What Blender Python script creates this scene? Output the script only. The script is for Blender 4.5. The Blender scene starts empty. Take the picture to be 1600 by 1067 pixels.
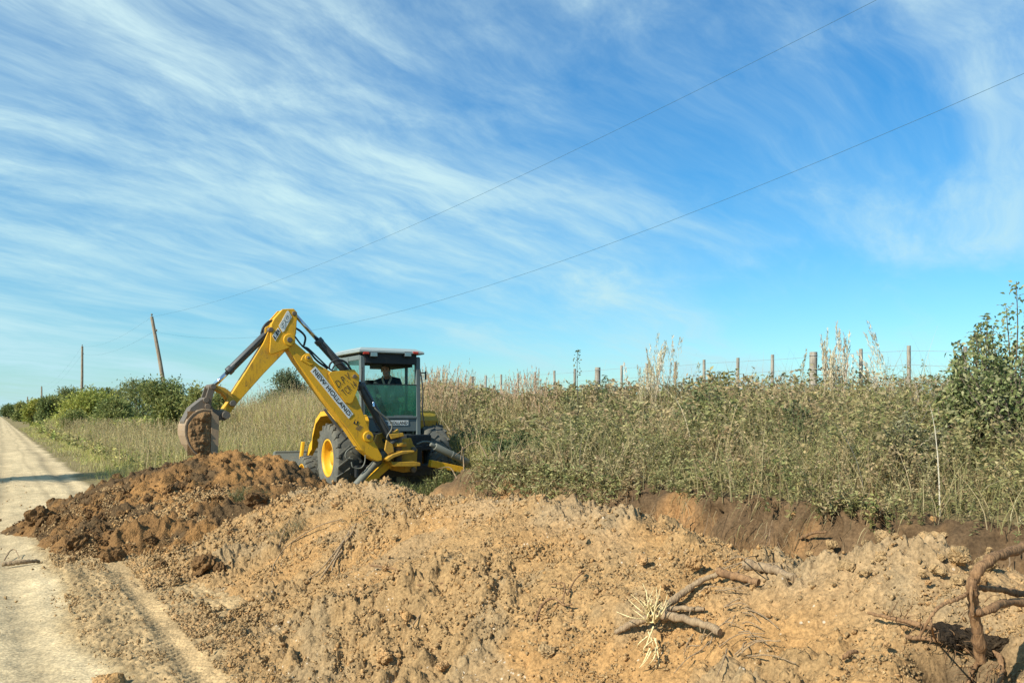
import bpy, bmesh, math, random
import numpy as np
from mathutils import Vector, Matrix
rad = math.radians
SC = bpy.context.scene
# ------------------------------------------------------------------ camera, sky, sun, exposure
F_PX, HZ, EYE = 1385.0, 650.0, 1.5            # focal length and horizon row of the 1600x1067 photograph, eye height
cam = bpy.data.cameras.new('camera'); camo = bpy.data.objects.new('camera', cam)
SC.collection.objects.link(camo); SC.camera = camo
cam.sensor_width = 36.0; cam.lens = 36.0*F_PX/1600
cam.shift_y = (HZ-533.5)/1600
cam.clip_start = 0.05; cam.clip_end = 8000
camo.location = (0, 0, EYE); camo.rotation_euler = (rad(90), 0, 0)
SUN_D = Vector((0.765, 0.643, -0.70)).normalized()     # the way the sunlight travels
sun = bpy.data.lights.new('sun', 'SUN'); suno = bpy.data.objects.new('sun', sun)
SC.collection.objects.link(suno)
sun.energy = 5.0; sun.angle = rad(0.5); sun.color = (1.0, 0.93, 0.80)
suno.rotation_euler = SUN_D.to_track_quat('-Z', 'Y').to_euler()
suno.location = (-20, -20, 25)
SC.view_settings.view_transform = 'Standard'; SC.view_settings.look = 'None'
SC.view_settings.exposure = 0.55; SC.view_settings.gamma = 1
SC.cycles.max_bounces = 6; SC.cycles.transparent_max_bounces = 12
SC.cycles.use_denoising = True

class NT:                                       # tiny node-tree helper
    def __init__(s, tree): s.t = tree; s.t.nodes.clear()
    def n(s, typ, **kw):
        nd = s.t.nodes.new(typ)
        for k, v in kw.items():
            if k.startswith('i_'):
                key = k[2:]; key = int(key) if key.isdigit() else key.replace('_', ' ')
                inp = nd.inputs[key]
                if isinstance(v, bpy.types.NodeSocket): s.t.links.new(v, inp)
                else: inp.default_value = v
            else: setattr(nd, k, v)
        return nd
    def math(s, op, a, b=None, c=None, clamp=False):
        nd = s.t.nodes.new('ShaderNodeMath'); nd.operation = op; nd.use_clamp = clamp
        for i, v in enumerate((a, b, c)):
            if v is None: continue
            if isinstance(v, bpy.types.NodeSocket): s.t.links.new(v, nd.inputs[i])
            else: nd.inputs[i].default_value = v
        return nd.outputs[0]
    def mix(s, fac, a, b, blend='MIX'):
        nd = s.t.nodes.new('ShaderNodeMix'); nd.data_type = 'RGBA'; nd.blend_type = blend
        for k, v in ((0, fac), (6, a), (7, b)):
            if isinstance(v, bpy.types.NodeSocket): s.t.links.new(v, nd.inputs[k])
            else: nd.inputs[k].default_value = v if k == 0 else (tuple(v)+(1,))[:4]
        return nd.outputs[2]
    def ramp(s, fac, p0, p1, v0=0.0, v1=1.0):
        nd = s.n('ShaderNodeMapRange', clamp=True, interpolation_type='SMOOTHSTEP')
        for i, v in enumerate((fac, p0, p1, v0, v1)):
            if isinstance(v, bpy.types.NodeSocket): s.t.links.new(v, nd.inputs[i])
            else: nd.inputs[i].default_value = v
        return nd.outputs[0]
    def link(s, a, b): s.t.links.new(a, b)

W = bpy.data.worlds.new('World'); SC.world = W; W.use_nodes = True
T = NT(W.node_tree)
sky = T.n('ShaderNodeTexSky', sky_type='NISHITA', sun_disc=False)
sky.sun_elevation = math.asin(-SUN_D.z); sky.sun_rotation = math.atan2(-SUN_D.x, -SUN_D.y)
sky.altitude = 50; sky.air_density = 1.0; sky.dust_density = 0.35; sky.ozone_density = 2.2
tc = T.n('ShaderNodeTexCoord')
sep = T.n('ShaderNodeSeparateXYZ', i_0=tc.outputs['Generated'])
zc = T.math('ADD', T.math('MAXIMUM', sep.outputs[2], 0.0), 0.16)
px_ = T.math('DIVIDE', sep.outputs[0], zc); py_ = T.math('DIVIDE', sep.outputs[1], zc)
# cirrus streaks run along the compass direction (0.58, 0.81)
DA, DB = 0.58, 0.815
al = T.math('ADD', T.math('MULTIPLY', px_, DA), T.math('MULTIPLY', py_, DB))
ac = T.math('SUBTRACT', T.math('MULTIPLY', px_, DB), T.math('MULTIPLY', py_, DA))
vec = T.n('ShaderNodeCombineXYZ', i_0=al, i_1=ac, i_2=0.0).outputs[0]
warp = T.n('ShaderNodeTexNoise', i_Vector=vec, i_Scale=0.8, i_Detail=3.0)
wv = T.n('ShaderNodeVectorMath', operation='MULTIPLY_ADD', i_0=warp.outputs['Color'], i_1=(1.2, 0.55, 0.0), i_2=vec).outputs[0]
def streak(sx, sy, off, detail, rough):
    m = T.n('ShaderNodeMapping', i_Vector=wv, i_Scale=(sx, sy, 1), i_Location=(off, off*1.7, off))
    return T.n('ShaderNodeTexNoise', i_Vector=m.outputs[0], i_Scale=1.0, i_Detail=detail, i_Roughness=rough).outputs['Fac']
n1 = streak(0.26, 0.72, 3.1, 6.0, 0.52)
n2 = streak(1.1, 3.3, 8.4, 10.0, 0.66)
n3 = streak(0.55, 1.7, 21.7, 9.0, 0.60)
big = T.math('ADD', T.math('MULTIPLY', n1, 0.62), T.math('MULTIPLY', n3, 0.42))
big = T.math('SUBTRACT', big, T.math('MULTIPLY', T.ramp(ac, -2.0, 0.6), 0.12))
veil = T.math('MULTIPLY', T.ramp(big, 0.39, 0.60), T.ramp(n2, 0.28, 0.64, 0.25, 1.0))
veil = T.math('ADD', T.math('MULTIPLY', veil, 0.92), T.math('MULTIPLY', T.ramp(n2, .45, .75), T.math('MULTIPLY', T.ramp(big, .30, .52), .22)), clamp=True)
sky_c = T.n('ShaderNodeHueSaturation', i_Hue=0.49, i_Saturation=1.14, i_Value=1.0, i_Color=sky.outputs[0]).outputs[0]
up = T.ramp(sep.outputs[2], 0.02, 0.42)
sky_c = T.mix(1.0, sky_c, T.mix(up, (0.60, 0.93, 1.06), (0.25, 0.86, 1.22)), 'MULTIPLY')
cloud = T.mix(up, (3.9, 6.1, 6.7), (4.8, 6.5, 6.9))
col = T.mix(veil, sky_c, cloud)
bg = T.n('ShaderNodeBackground', i_Color=col, i_Strength=0.092)
out = T.n('ShaderNodeOutputWorld', i_Surface=bg.outputs[0])

# ------------------------------------------------------------------ places
C30, S30 = math.cos(rad(30)), 0.5               # the road runs 30 degrees to the left of the view
def su(s, u): return u*C30 - s*S30, u*S30 + s*C30
def to_su(x, y): return -x*S30 + y*C30, x*C30 + y*S30
def at(px, py, Y): return Vector(((px-800)/F_PX*Y, Y, EYE-(py-HZ)/F_PX*Y))
def y_for(px, u): return u/((px-800)/F_PX*C30+S30)     # how far a line beside the road is in a column of the picture
def project(P): return 800+F_PX*P[..., 0]/P[..., 1], HZ-F_PX*(P[..., 2]-EYE)/P[..., 1]
def sstep(a, b, x):
    t = np.clip((x-a)/(b-a), 0, 1); return t*t*(3-2*t)

# ------------------------------------------------------------------ noise
def _h(ix, iy, seed):
    n = (ix.astype(np.int64)*374761393 + iy.astype(np.int64)*668265263 + seed*974634777) & 0x7fffffff
    n = ((n ^ (n >> 13))*1274126177) & 0x7fffffff
    n = ((n ^ (n >> 16))*668265263) & 0x7fffffff
    return (n ^ (n >> 15)) & 0xffff
def rnd2(ix, iy, seed): return _h(ix, iy, seed)/65535.0
def perlin(x, y, seed=0):
    ix, iy = np.floor(x), np.floor(y); fx, fy = x-ix, y-iy
    def g(dx, dy):
        a = rnd2(ix+dx, iy+dy, seed)*6.2831853
        return np.cos(a)*(fx-dx)+np.sin(a)*(fy-dy)
    u = fx*fx*fx*(fx*(fx*6-15)+10); v = fy*fy*fy*(fy*(fy*6-15)+10)
    a = g(0, 0)*(1-u)+g(1, 0)*u; b = g(0, 1)*(1-u)+g(1, 1)*u
    return (a*(1-v)+b*v)*1.5
def fbm(x, y, seed=0, o=4, gain=0.5):
    r = 0; a = 1
    for k in range(o):
        r = r+a*perlin(x, y, seed+k*17); x = x*2.03+5.1; y = y*2.03+1.7; a *= gain
    return r
def lumps(x, y, seed=0, keep=0.75):              # rounded stones of random height in a jittered grid, 0..1
    ix, iy = np.floor(x), np.floor(y); best = np.zeros_like(x)
    for dx in (-1, 0, 1):
        for dy in (-1, 0, 1):
            cx, cy = ix+dx, iy+dy
            jx = cx+0.15+0.7*rnd2(cx, cy, seed); jy = cy+0.15+0.7*rnd2(cx, cy, seed+1)
            r = 0.32+0.40*rnd2(cx, cy, seed+2); hgt = rnd2(cx, cy, seed+3)
            hgt = np.where(hgt > 1-keep, 0.35+0.65*hgt, 0)
            d2 = ((x-jx)**2+(y-jy)**2)/(r*r)
            best = np.maximum(best, hgt*np.sqrt(np.clip(1-d2, 0, 1)))
    return best

# ------------------------------------------------------------------ the lie of the land (s along the road, u across it)
def trench_w(s, u): return sstep(4.2, 4.7, u)*(1-sstep(5.75, 6.1, u))*(1-sstep(12.6, 13.6, s))
def gz(s, u):
    s = np.asarray(s, float); u = np.asarray(u, float)
    zn = np.interp(u, [-8, -3.5, -2.4, 1.75, 4, 5.8, 6.15, 8, 11, 13, 40], [.25, .12, 0, 0, .05, .2, .68, .92, 1.22, 1.28, 1.25])
    zf = np.interp(u, [-8, -3.5, -2.4, 1.75, 4, 7.6, 8.6, 11, 13, 40], [.25, .12, 0, 0, .05, .06, .35, 1.15, 1.28, 1.25])
    zf = zf+.32*sstep(20, 27, s)*sstep(7.6, 9, u)*sstep(60, 35, s)
    m = sstep(12.0, 14.0, s)
    z = zn*(1-m)+zf*m
    return z - 0.8*trench_w(s, u)
BS = [-3, 0, 2.05, 2.45, 2.97, 3.64, 4.19, 4.86, 5.93, 6.5, 6.95, 7.61, 8.99, 10.0, 10.9, 12.0]
BH = [.82, .84, .89, .89, .75, .78, .85, .86, .86, .77, .67, .78, .71, .62, .42, -.04]
def bank_z(s, u):
    h = np.interp(s, BS, BH)
    uc = 3.2+0.16*perlin(s*0.55, s*0+3.3, 5); uf = 1.5+0.25*perlin(s*0.5, s*0+8.1, 9)
    v = np.clip((u-uf)/(uc-uf), 0, 1)
    front = h*(0.55*v+0.45*(v*v*(3-2*v)))
    apron = 0.07*sstep(uf-0.55, uf+0.3, u)
    front = front+sstep(uf, uf+.5, u)*sstep(uc+.3, uc-.5, u)*(.24*(billow(s*.62+u*.42, u*.22+3, 91)-.30)+.10*(billow(s*1.5+u*.9, u*.5+7, 93)-.3))
    b = np.clip((u-uc-0.15)/1.5, 0, 1.6)
    back = h-(h+0.5)*b
    z = np.where(u < uc+0.15, np.maximum(front, 0)+apron*(1-v*0.3), np.minimum(back, h)+apron*0.7)
    z = z - 0.30*np.exp(-(((s-HOLE[0])/.13)**2+((u-HOLE[1])/.10)**2))
    return np.where(h < 0.02, -0.1, z) - 0.10*sstep(0.12, 0.0, u-uf+0.55)
HOLE = (-99.0, 0.0)
def fresh_z(s, u):
    ax, ay, bx, by = 13.0, 2.55, 12.8, 3.3
    t = np.clip(((s-ax)*(bx-ax)+(u-ay)*(by-ay))/((bx-ax)**2+(by-ay)**2), 0, 1)
    ds, du = s-(ax+t*(bx-ax)), u-(ay+t*(by-ay))
    rs = np.where(ds < 0, 3.7, 2.9); ru = np.where(du < 0, 2.45, 1.22)
    wob = 1+0.10*perlin(s*0.7+4, u*0.7, 31)
    d = np.sqrt((ds/rs)**2+(du/ru)**2)*wob
    d = np.sqrt(d*d+0.006)-0.03
    return 0.90*(1-np.clip(d, 0, 9)**1.35) - 0.10*sstep(0.86, 1.05, d)
def billow(x, y, seed): return np.abs(perlin(x+.35*perlin(x*.7, y*.7, seed+50), y+.35*perlin(x*.7+9, y*.7, seed+51), seed))
def crumbly(s, u): return sstep(-.22, .30, perlin(s*.75+9, u*.9, 41)-.10+.55*perlin(s*2.3, u*2.3, 43)+.35*sstep(2.4, 1.5, u)+.25*sstep(2.9, 3.3, u))
def detail_bank(s, u):
    c = crumbly(s, u); sl = u*0.8+s*0.45
    z = 0.040*fbm(s*1.5, u*1.5, 3, 3) + (1-c)*(0.030*perlin(s*4.6, sl*1.0, 12)+0.016*perlin(s*12.0, sl*2.6, 13)+0.006*perlin(s*30, sl*7, 14))
    z = z + (.25+.75*c)*(.070*billow(s*3.6, u*3.6, 61)+.070*billow(s*8, u*8, 65)) + (.40+.60*c)*(.050*billow(s*18, u*18, 71)+.030*billow(s*37, u*37, 75))+.015*billow(s*75, u*75, 79)
    z = z + c*.045*lumps(s*5.5, u*5.5, 83, .22)+c*.022*lumps(s*14, u*14, 85, .4)
    return z - 0.065
def detail_fresh(s, u):
    z = 0.07*fbm(s*1.3, u*1.3, 103, 3) + .07*billow(s*1.9, u*1.9, 161)+.075*billow(s*4.2, u*4.2, 165)+.075*billow(s*9, u*9, 171)+.050*billow(s*19, u*19, 175)+.028*billow(s*40, u*40, 179)
    z = z + .05*lumps(s*4, u*4, 183, .25)+.03*lumps(s*9, u*9, 185, .35)
    return z - 0.085
def surf(s, u): return np.maximum(np.maximum(gz(s, u), np.where((s > -3) & (s < 12), bank_z(s, u), -9)), fresh_z(s, u))
def hit(px, py, lift=0.0):                       # where a line of sight meets the soil
    Y = np.arange(1.2, 60, 0.01)
    x = (px-800)/F_PX*Y; z = EYE-(py-HZ)/F_PX*Y
    s, u = to_su(x, Y); k = np.argmax(z <= surf(s, u))
    return Vector((x[k], Y[k], z[k]+lift))

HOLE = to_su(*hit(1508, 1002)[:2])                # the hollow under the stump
# ------------------------------------------------------------------ objects
def link(name, data, parent=None):
    o = bpy.data.objects.new(name, data); SC.collection.objects.link(o)
    if parent: o.parent = parent
    return o
def tag(o, label=None, cat=None, group=None, kind=None):
    for k, v in (('label', label), ('category', cat), ('group', group), ('kind', kind)):
        if v: o[k] = v
    return o
def empty(name, loc, rz=0.0):
    o = link(name, None); o.empty_display_size = .2; o.location = loc; o.rotation_euler = (0, 0, rz); return o
def copy_tree(o, parent=None):
    c = o.copy(); SC.collection.objects.link(c)
    if parent: c.parent = parent
    for ch in list(o.children): copy_tree(ch, c)
    return c
def np_mesh(name, V, quads=None, tris=None, cols=None, smooth=False):
    me = bpy.data.meshes.new(name)
    nq = 0 if quads is None else len(quads); nt = 0 if tris is None else len(tris)
    me.vertices.add(len(V)); me.vertices.foreach_set('co', np.ascontiguousarray(V, np.float32).ravel())
    li = []; st = []
    if nq: li.append(np.asarray(quads, np.int32).ravel()); st.append(np.arange(nq, dtype=np.int32)*4)
    if nt: li.append(np.asarray(tris, np.int32).ravel()); st.append(np.arange(nt, dtype=np.int32)*3+nq*4)
    li = np.concatenate(li); st = np.concatenate(st)
    me.loops.add(len(li)); me.loops.foreach_set('vertex_index', li)
    me.polygons.add(nq+nt); me.polygons.foreach_set('loop_start', st)
    if smooth: me.polygons.foreach_set('use_smooth', np.ones(nq+nt, bool))
    if cols is not None:
        a = me.attributes.new('col', 'FLOAT_COLOR', 'POINT')
        c = np.ones((len(V), 4), np.float32); c[:, :3] = cols; a.data.foreach_set('color', c.ravel())
    me.update(calc_edges=True); me.validate()
    return me
def grid_faces(n, m):
    i = np.arange((n-1)*(m-1)); r, c = i//(m-1), i % (m-1); a = r*m+c
    return np.stack([a, a+1, a+m+1, a+m], 1)

class MB:                                        # collects shapes into one mesh
    def __init__(s): s.v = []; s.f = []; s.mi = []; s.sm = []
    def add(s, verts, faces, mi=0, smooth=False):
        b = len(s.v); s.v += [tuple(p) for p in verts]
        for f in faces: s.f.append([b+i for i in f]); s.mi.append(mi); s.sm.append(smooth)
    def box(s, c, d, mi=0, rot=None):
        v = [Vector((x*d[0]/2, y*d[1]/2, z*d[2]/2)) for x in (-1, 1) for y in (-1, 1) for z in (-1, 1)]
        if rot: v = [rot @ p for p in v]
        s.add([p+Vector(c) for p in v], [(0, 1, 3, 2), (4, 6, 7, 5), (0, 4, 5, 1), (2, 3, 7, 6), (0, 2, 6, 4), (1, 5, 7, 3)], mi)
    def slab(s, A, B, mi=0):                     # two matching outlines joined
        n = len(A); s.add(list(A)+list(B), [tuple(range(n))[::-1], tuple(range(n, 2*n))]+[(i, (i+1) % n, n+(i+1) % n, n+i) for i in range(n)], mi)
    def tube(s, path, r, n=10, mi=0, caps=True, smooth=True):
        path = [Vector(p) for p in path]; k = len(path); rr = r if isinstance(r, (list, tuple)) else [r]*k
        t0 = (path[1]-path[0]).normalized(); a = t0.orthogonal().normalized(); V = []
        for i, p in enumerate(path):
            t = (path[min(i+1, k-1)]-path[max(i-1, 0)]).normalized()
            a = (a-t*a.dot(t)).normalized(); b = t.cross(a)
            V += [p+(a*math.cos(6.28318*j/n)+b*math.sin(6.28318*j/n))*rr[i] for j in range(n)]
        Fc = [(i*n+j, i*n+(j+1) % n, (i+1)*n+(j+1) % n, (i+1)*n+j) for i in range(k-1) for j in range(n)]
        s.add(V, Fc, mi, smooth)
        if caps: s.add(V[:n], [tuple(range(n))[::-1]], mi); s.add(V[-n:], [tuple(range(n))], mi)
    def cyl(s, p0, p1, r, n=16, mi=0): s.tube([p0, p1], r, n, mi)
    def lathe(s, c, ax, prof, n=32, mi=0, smooth=True):   # prof: (radius, offset along ax), closed ring
        ax = Vector(ax).normalized(); a = ax.orthogonal().normalized(); b = ax.cross(a); k = len(prof)
        V = [Vector(c)+ax*h+(a*math.cos(6.28318*j/n)+b*math.sin(6.28318*j/n))*r for (r, h) in prof for j in range(n)]
        s.add(V, [(i*n+j, i*n+(j+1) % n, (i+1)*n+(j+1) % n, (i+1)*n+j) for i in range(k-1) for j in range(n)], mi, smooth)
    def ball(s, c, r, n=10, mi=0):
        c = Vector(c); r = Vector(r) if hasattr(r, '__len__') else Vector((r, r, r)); V = []
        for i in range(n+1):
            th = math.pi*i/n
            V += [c+Vector((r.x*math.sin(th)*math.cos(6.28318*j/n), r.y*math.sin(th)*math.sin(6.28318*j/n), r.z*math.cos(th))) for j in range(n)]
        s.add(V, [(i*n+j, (i+1)*n+j, (i+1)*n+(j+1) % n, i*n+(j+1) % n) for i in range(n) for j in range(n)], mi, True)
    def build(s, name, mats, parent=None, bevel=0, seg=2, fix=True):
        me = bpy.data.meshes.new(name); me.from_pydata(s.v, [], s.f)
        me.polygons.foreach_set('material_index', s.mi); me.polygons.foreach_set('use_smooth', s.sm)
        for m in (mats if isinstance(mats, (list, tuple)) else [mats]): me.materials.append(m)
        if fix:
            bm = bmesh.new(); bm.from_mesh(me); bmesh.ops.remove_doubles(bm, verts=bm.verts, dist=1e-5)
            bmesh.ops.recalc_face_normals(bm, faces=bm.faces); bm.to_mesh(me); bm.free()
        me.update()
        o = link(name, me, parent)
        if bevel:
            m = o.modifiers.new('bevel', 'BEVEL'); m.width = bevel; m.segments = seg; m.limit_method = 'ANGLE'; m.angle_limit = rad(35)
        return o
def curve(pts, n=8):                             # smooth path through the points
    P = [Vector(p) for p in pts]; P = [P[0]*2-P[1]]+P+[P[-1]*2-P[-2]]; o = []
    for i in range(1, len(P)-2):
        for k in range(n):
            t = k/n; a, b, c, d = P[i-1:i+3]
            o.append(0.5*((2*b)+(c-a)*t+(2*a-5*b+4*c-d)*t*t+(3*b-a-3*c+d)*t**3))
    return o+[P[-2]]

# ------------------------------------------------------------------ materials
def mat(name):
    m = bpy.data.materials.new(name); m.use_nodes = True; return m, NT(m.node_tree)
def finish(t, shader): t.n('ShaderNodeOutputMaterial', i_Surface=shader)
def pbr(name, col, rough=.6, metal=0, dirt=0.0, dirt_col=(.16, .10, .05), bump=0.0, scale=6.0, spec=.4, chips=0.0):
    m, t = mat(name); tc = t.n('ShaderNodeTexCoord').outputs['Object']
    n = t.n('ShaderNodeTexNoise', i_Vector=tc, i_Scale=scale, i_Detail=6.0, i_Roughness=.62).outputs['Fac']
    n2 = t.n('ShaderNodeTexNoise', i_Vector=tc, i_Scale=scale*7, i_Detail=4.0, i_Roughness=.7).outputs['Fac']
    c = t.mix(t.math('MULTIPLY', t.ramp(n, .3, .75), .35), col, tuple(x*.72 for x in col))
    if dirt:
        d = t.ramp(t.math('ADD', t.math('MULTIPLY', n, .6), t.math('MULTIPLY', n2, .4)), .62-dirt*.35, .78)
        c = t.mix(t.math('MULTIPLY', d, .85), c, dirt_col)
    if chips:                                    # streaks of grease and flaked spots
        st = t.n('ShaderNodeTexNoise', i_Vector=t.n('ShaderNodeMapping', i_Vector=tc, i_Scale=(1.6, 1.6, .35)).outputs[0], i_Scale=scale*3.2, i_Detail=5.0, i_Roughness=.65).outputs['Fac']
        c = t.mix(t.math('MULTIPLY', t.ramp(st, .54, .74), chips), c, (.16, .085, .025))
        fl = t.n('ShaderNodeTexNoise', i_Vector=tc, i_Scale=scale*11, i_Detail=3.0, i_Roughness=.5).outputs['Fac']
        c = t.mix(t.math('MULTIPLY', t.ramp(fl, .68, .72), .9), c, (.07, .045, .03))
    b = t.n('ShaderNodeBsdfPrincipled', i_Base_Color=c, i_Roughness=t.ramp(n2, .2, .8, rough*.8, min(1, rough*1.15)), i_Metallic=metal)
    b.inputs['Specular IOR Level'].default_value = spec
    if bump: t.link(t.n('ShaderNodeBump', i_Strength=bump, i_Distance=.01, i_Height=n2).outputs[0], b.inputs['Normal'])
    finish(t, b.outputs[0]); return m
def soil(name, stops, attr=False, bump=.6, fine=1.0, spots=None):
    m, t = mat(name); tc = t.n('ShaderNodeNewGeometry').outputs['Position']
    def nz(sc, d=6.0, r=.6): return t.n('ShaderNodeTexNoise', i_Vector=tc, i_Scale=sc, i_Detail=d, i_Roughness=r).outputs['Fac']
    a, b_, c_ = nz(1.1), nz(7.0*fine), nz(38.0*fine, 5.0, .7)
    if attr: c = t.n('ShaderNodeAttribute', attribute_name='col').outputs['Color']
    else:
        c = t.mix(t.ramp(a, .38, .62), stops[0], stops[1]); c = t.mix(t.math('MULTIPLY', t.ramp(b_, .42, .68), .75), c, stops[2])
    c = t.mix(1.0, c, t.mix(t.ramp(c_, .28, .72), (.62, .61, .60), (1.30, 1.28, 1.24)), 'MULTIPLY')
    c = t.mix(1.0, c, t.mix(t.ramp(b_, .3, .7), (.86, .86, .86), (1.12, 1.11, 1.1)), 'MULTIPLY')
    if spots:
        v = t.n('ShaderNodeTexVoronoi', i_Vector=tc, i_Scale=26.0, i_Randomness=1.0)
        sp = t.math('MULTIPLY', t.math('LESS_THAN', v.outputs['Distance'], .16), t.math('GREATER_THAN', nz(2.3), .56))
        c = t.mix(t.math('MULTIPLY', sp, .8), c, spots)
    p = t.n('ShaderNodeBsdfPrincipled', i_Base_Color=c, i_Roughness=.95); p.inputs['Specular IOR Level'].default_value = .12
    vr = t.n('ShaderNodeTexVoronoi', i_Vector=tc, i_Scale=42.0*fine, i_Randomness=1.0).outputs['Distance']
    h = t.math('ADD', t.math('MULTIPLY', b_, .45), t.math('ADD', t.math('MULTIPLY', c_, .42), t.math('MULTIPLY', vr, -.30)))
    t.link(t.n('ShaderNodeBump', i_Strength=bump, i_Distance=.03, i_Height=h).outputs[0], p.inputs['Normal'])
    finish(t, p.outputs[0]); return m
def leafy(name, trans=.34):
    m, t = mat(name); c = t.n('ShaderNodeAttribute', attribute_name='col').outputs['Color']
    d = t.n('ShaderNodeBsdfPrincipled', i_Base_Color=c, i_Roughness=.6); d.inputs['Specular IOR Level'].default_value = .25
    tr = t.n('ShaderNodeBsdfTranslucent', i_Color=c)
    finish(t, t.n('ShaderNodeMixShader', i_0=trans, i_1=d.outputs[0], i_2=tr.outputs[0]).outputs[0]); return m
def bark(name, a, b, sc=18.0):
    m, t = mat(name); tc = t.n('ShaderNodeTexCoord').outputs['Object']
    n = t.n('ShaderNodeTexNoise', i_Vector=tc, i_Scale=sc, i_Detail=6.0, i_Roughness=.7).outputs['Fac']
    n2 = t.n('ShaderNodeTexNoise', i_Vector=t.n('ShaderNodeMapping', i_Vector=tc, i_Scale=(1, 1, .12)).outputs[0], i_Scale=sc*6, i_Detail=4.0).outputs['Fac']
    p = t.n('ShaderNodeBsdfPrincipled', i_Base_Color=t.mix(t.ramp(t.math('ADD', t.math('MULTIPLY', n, .5), t.math('MULTIPLY', n2, .5)), .35, .65), a, b), i_Roughness=.9)
    p.inputs['Specular IOR Level'].default_value = .15
    t.link(t.n('ShaderNodeBump', i_Strength=.7, i_Distance=.01, i_Height=n2).outputs[0], p.inputs['Normal'])
    finish(t, p.outputs[0]); return m
def glass(name, tint, dust, fac):
    m, t = mat(name)
    tr = t.n('ShaderNodeBsdfTransparent', i_Color=tint+(1,))
    n = t.n('ShaderNodeTexNoise', i_Vector=t.n('ShaderNodeTexCoord').outputs['Object'], i_Scale=5.0, i_Detail=5.0).outputs['Fac']
    d = t.n('ShaderNodeBsdfPrincipled', i_Base_Color=dust+(1,), i_Roughness=.25)
    mx = t.n('ShaderNodeMixShader', i_0=t.ramp(n, .3, .7, fac*.75, min(1, fac*1.2)), i_1=tr.outputs[0], i_2=d.outputs[0])
    gl = t.n('ShaderNodeBsdfGlossy', i_Roughness=.04)
    finish(t, t.n('ShaderNodeMixShader', i_0=.06, i_1=mx.outputs[0], i_2=gl.outputs[0]).outputs[0]); return m
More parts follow.
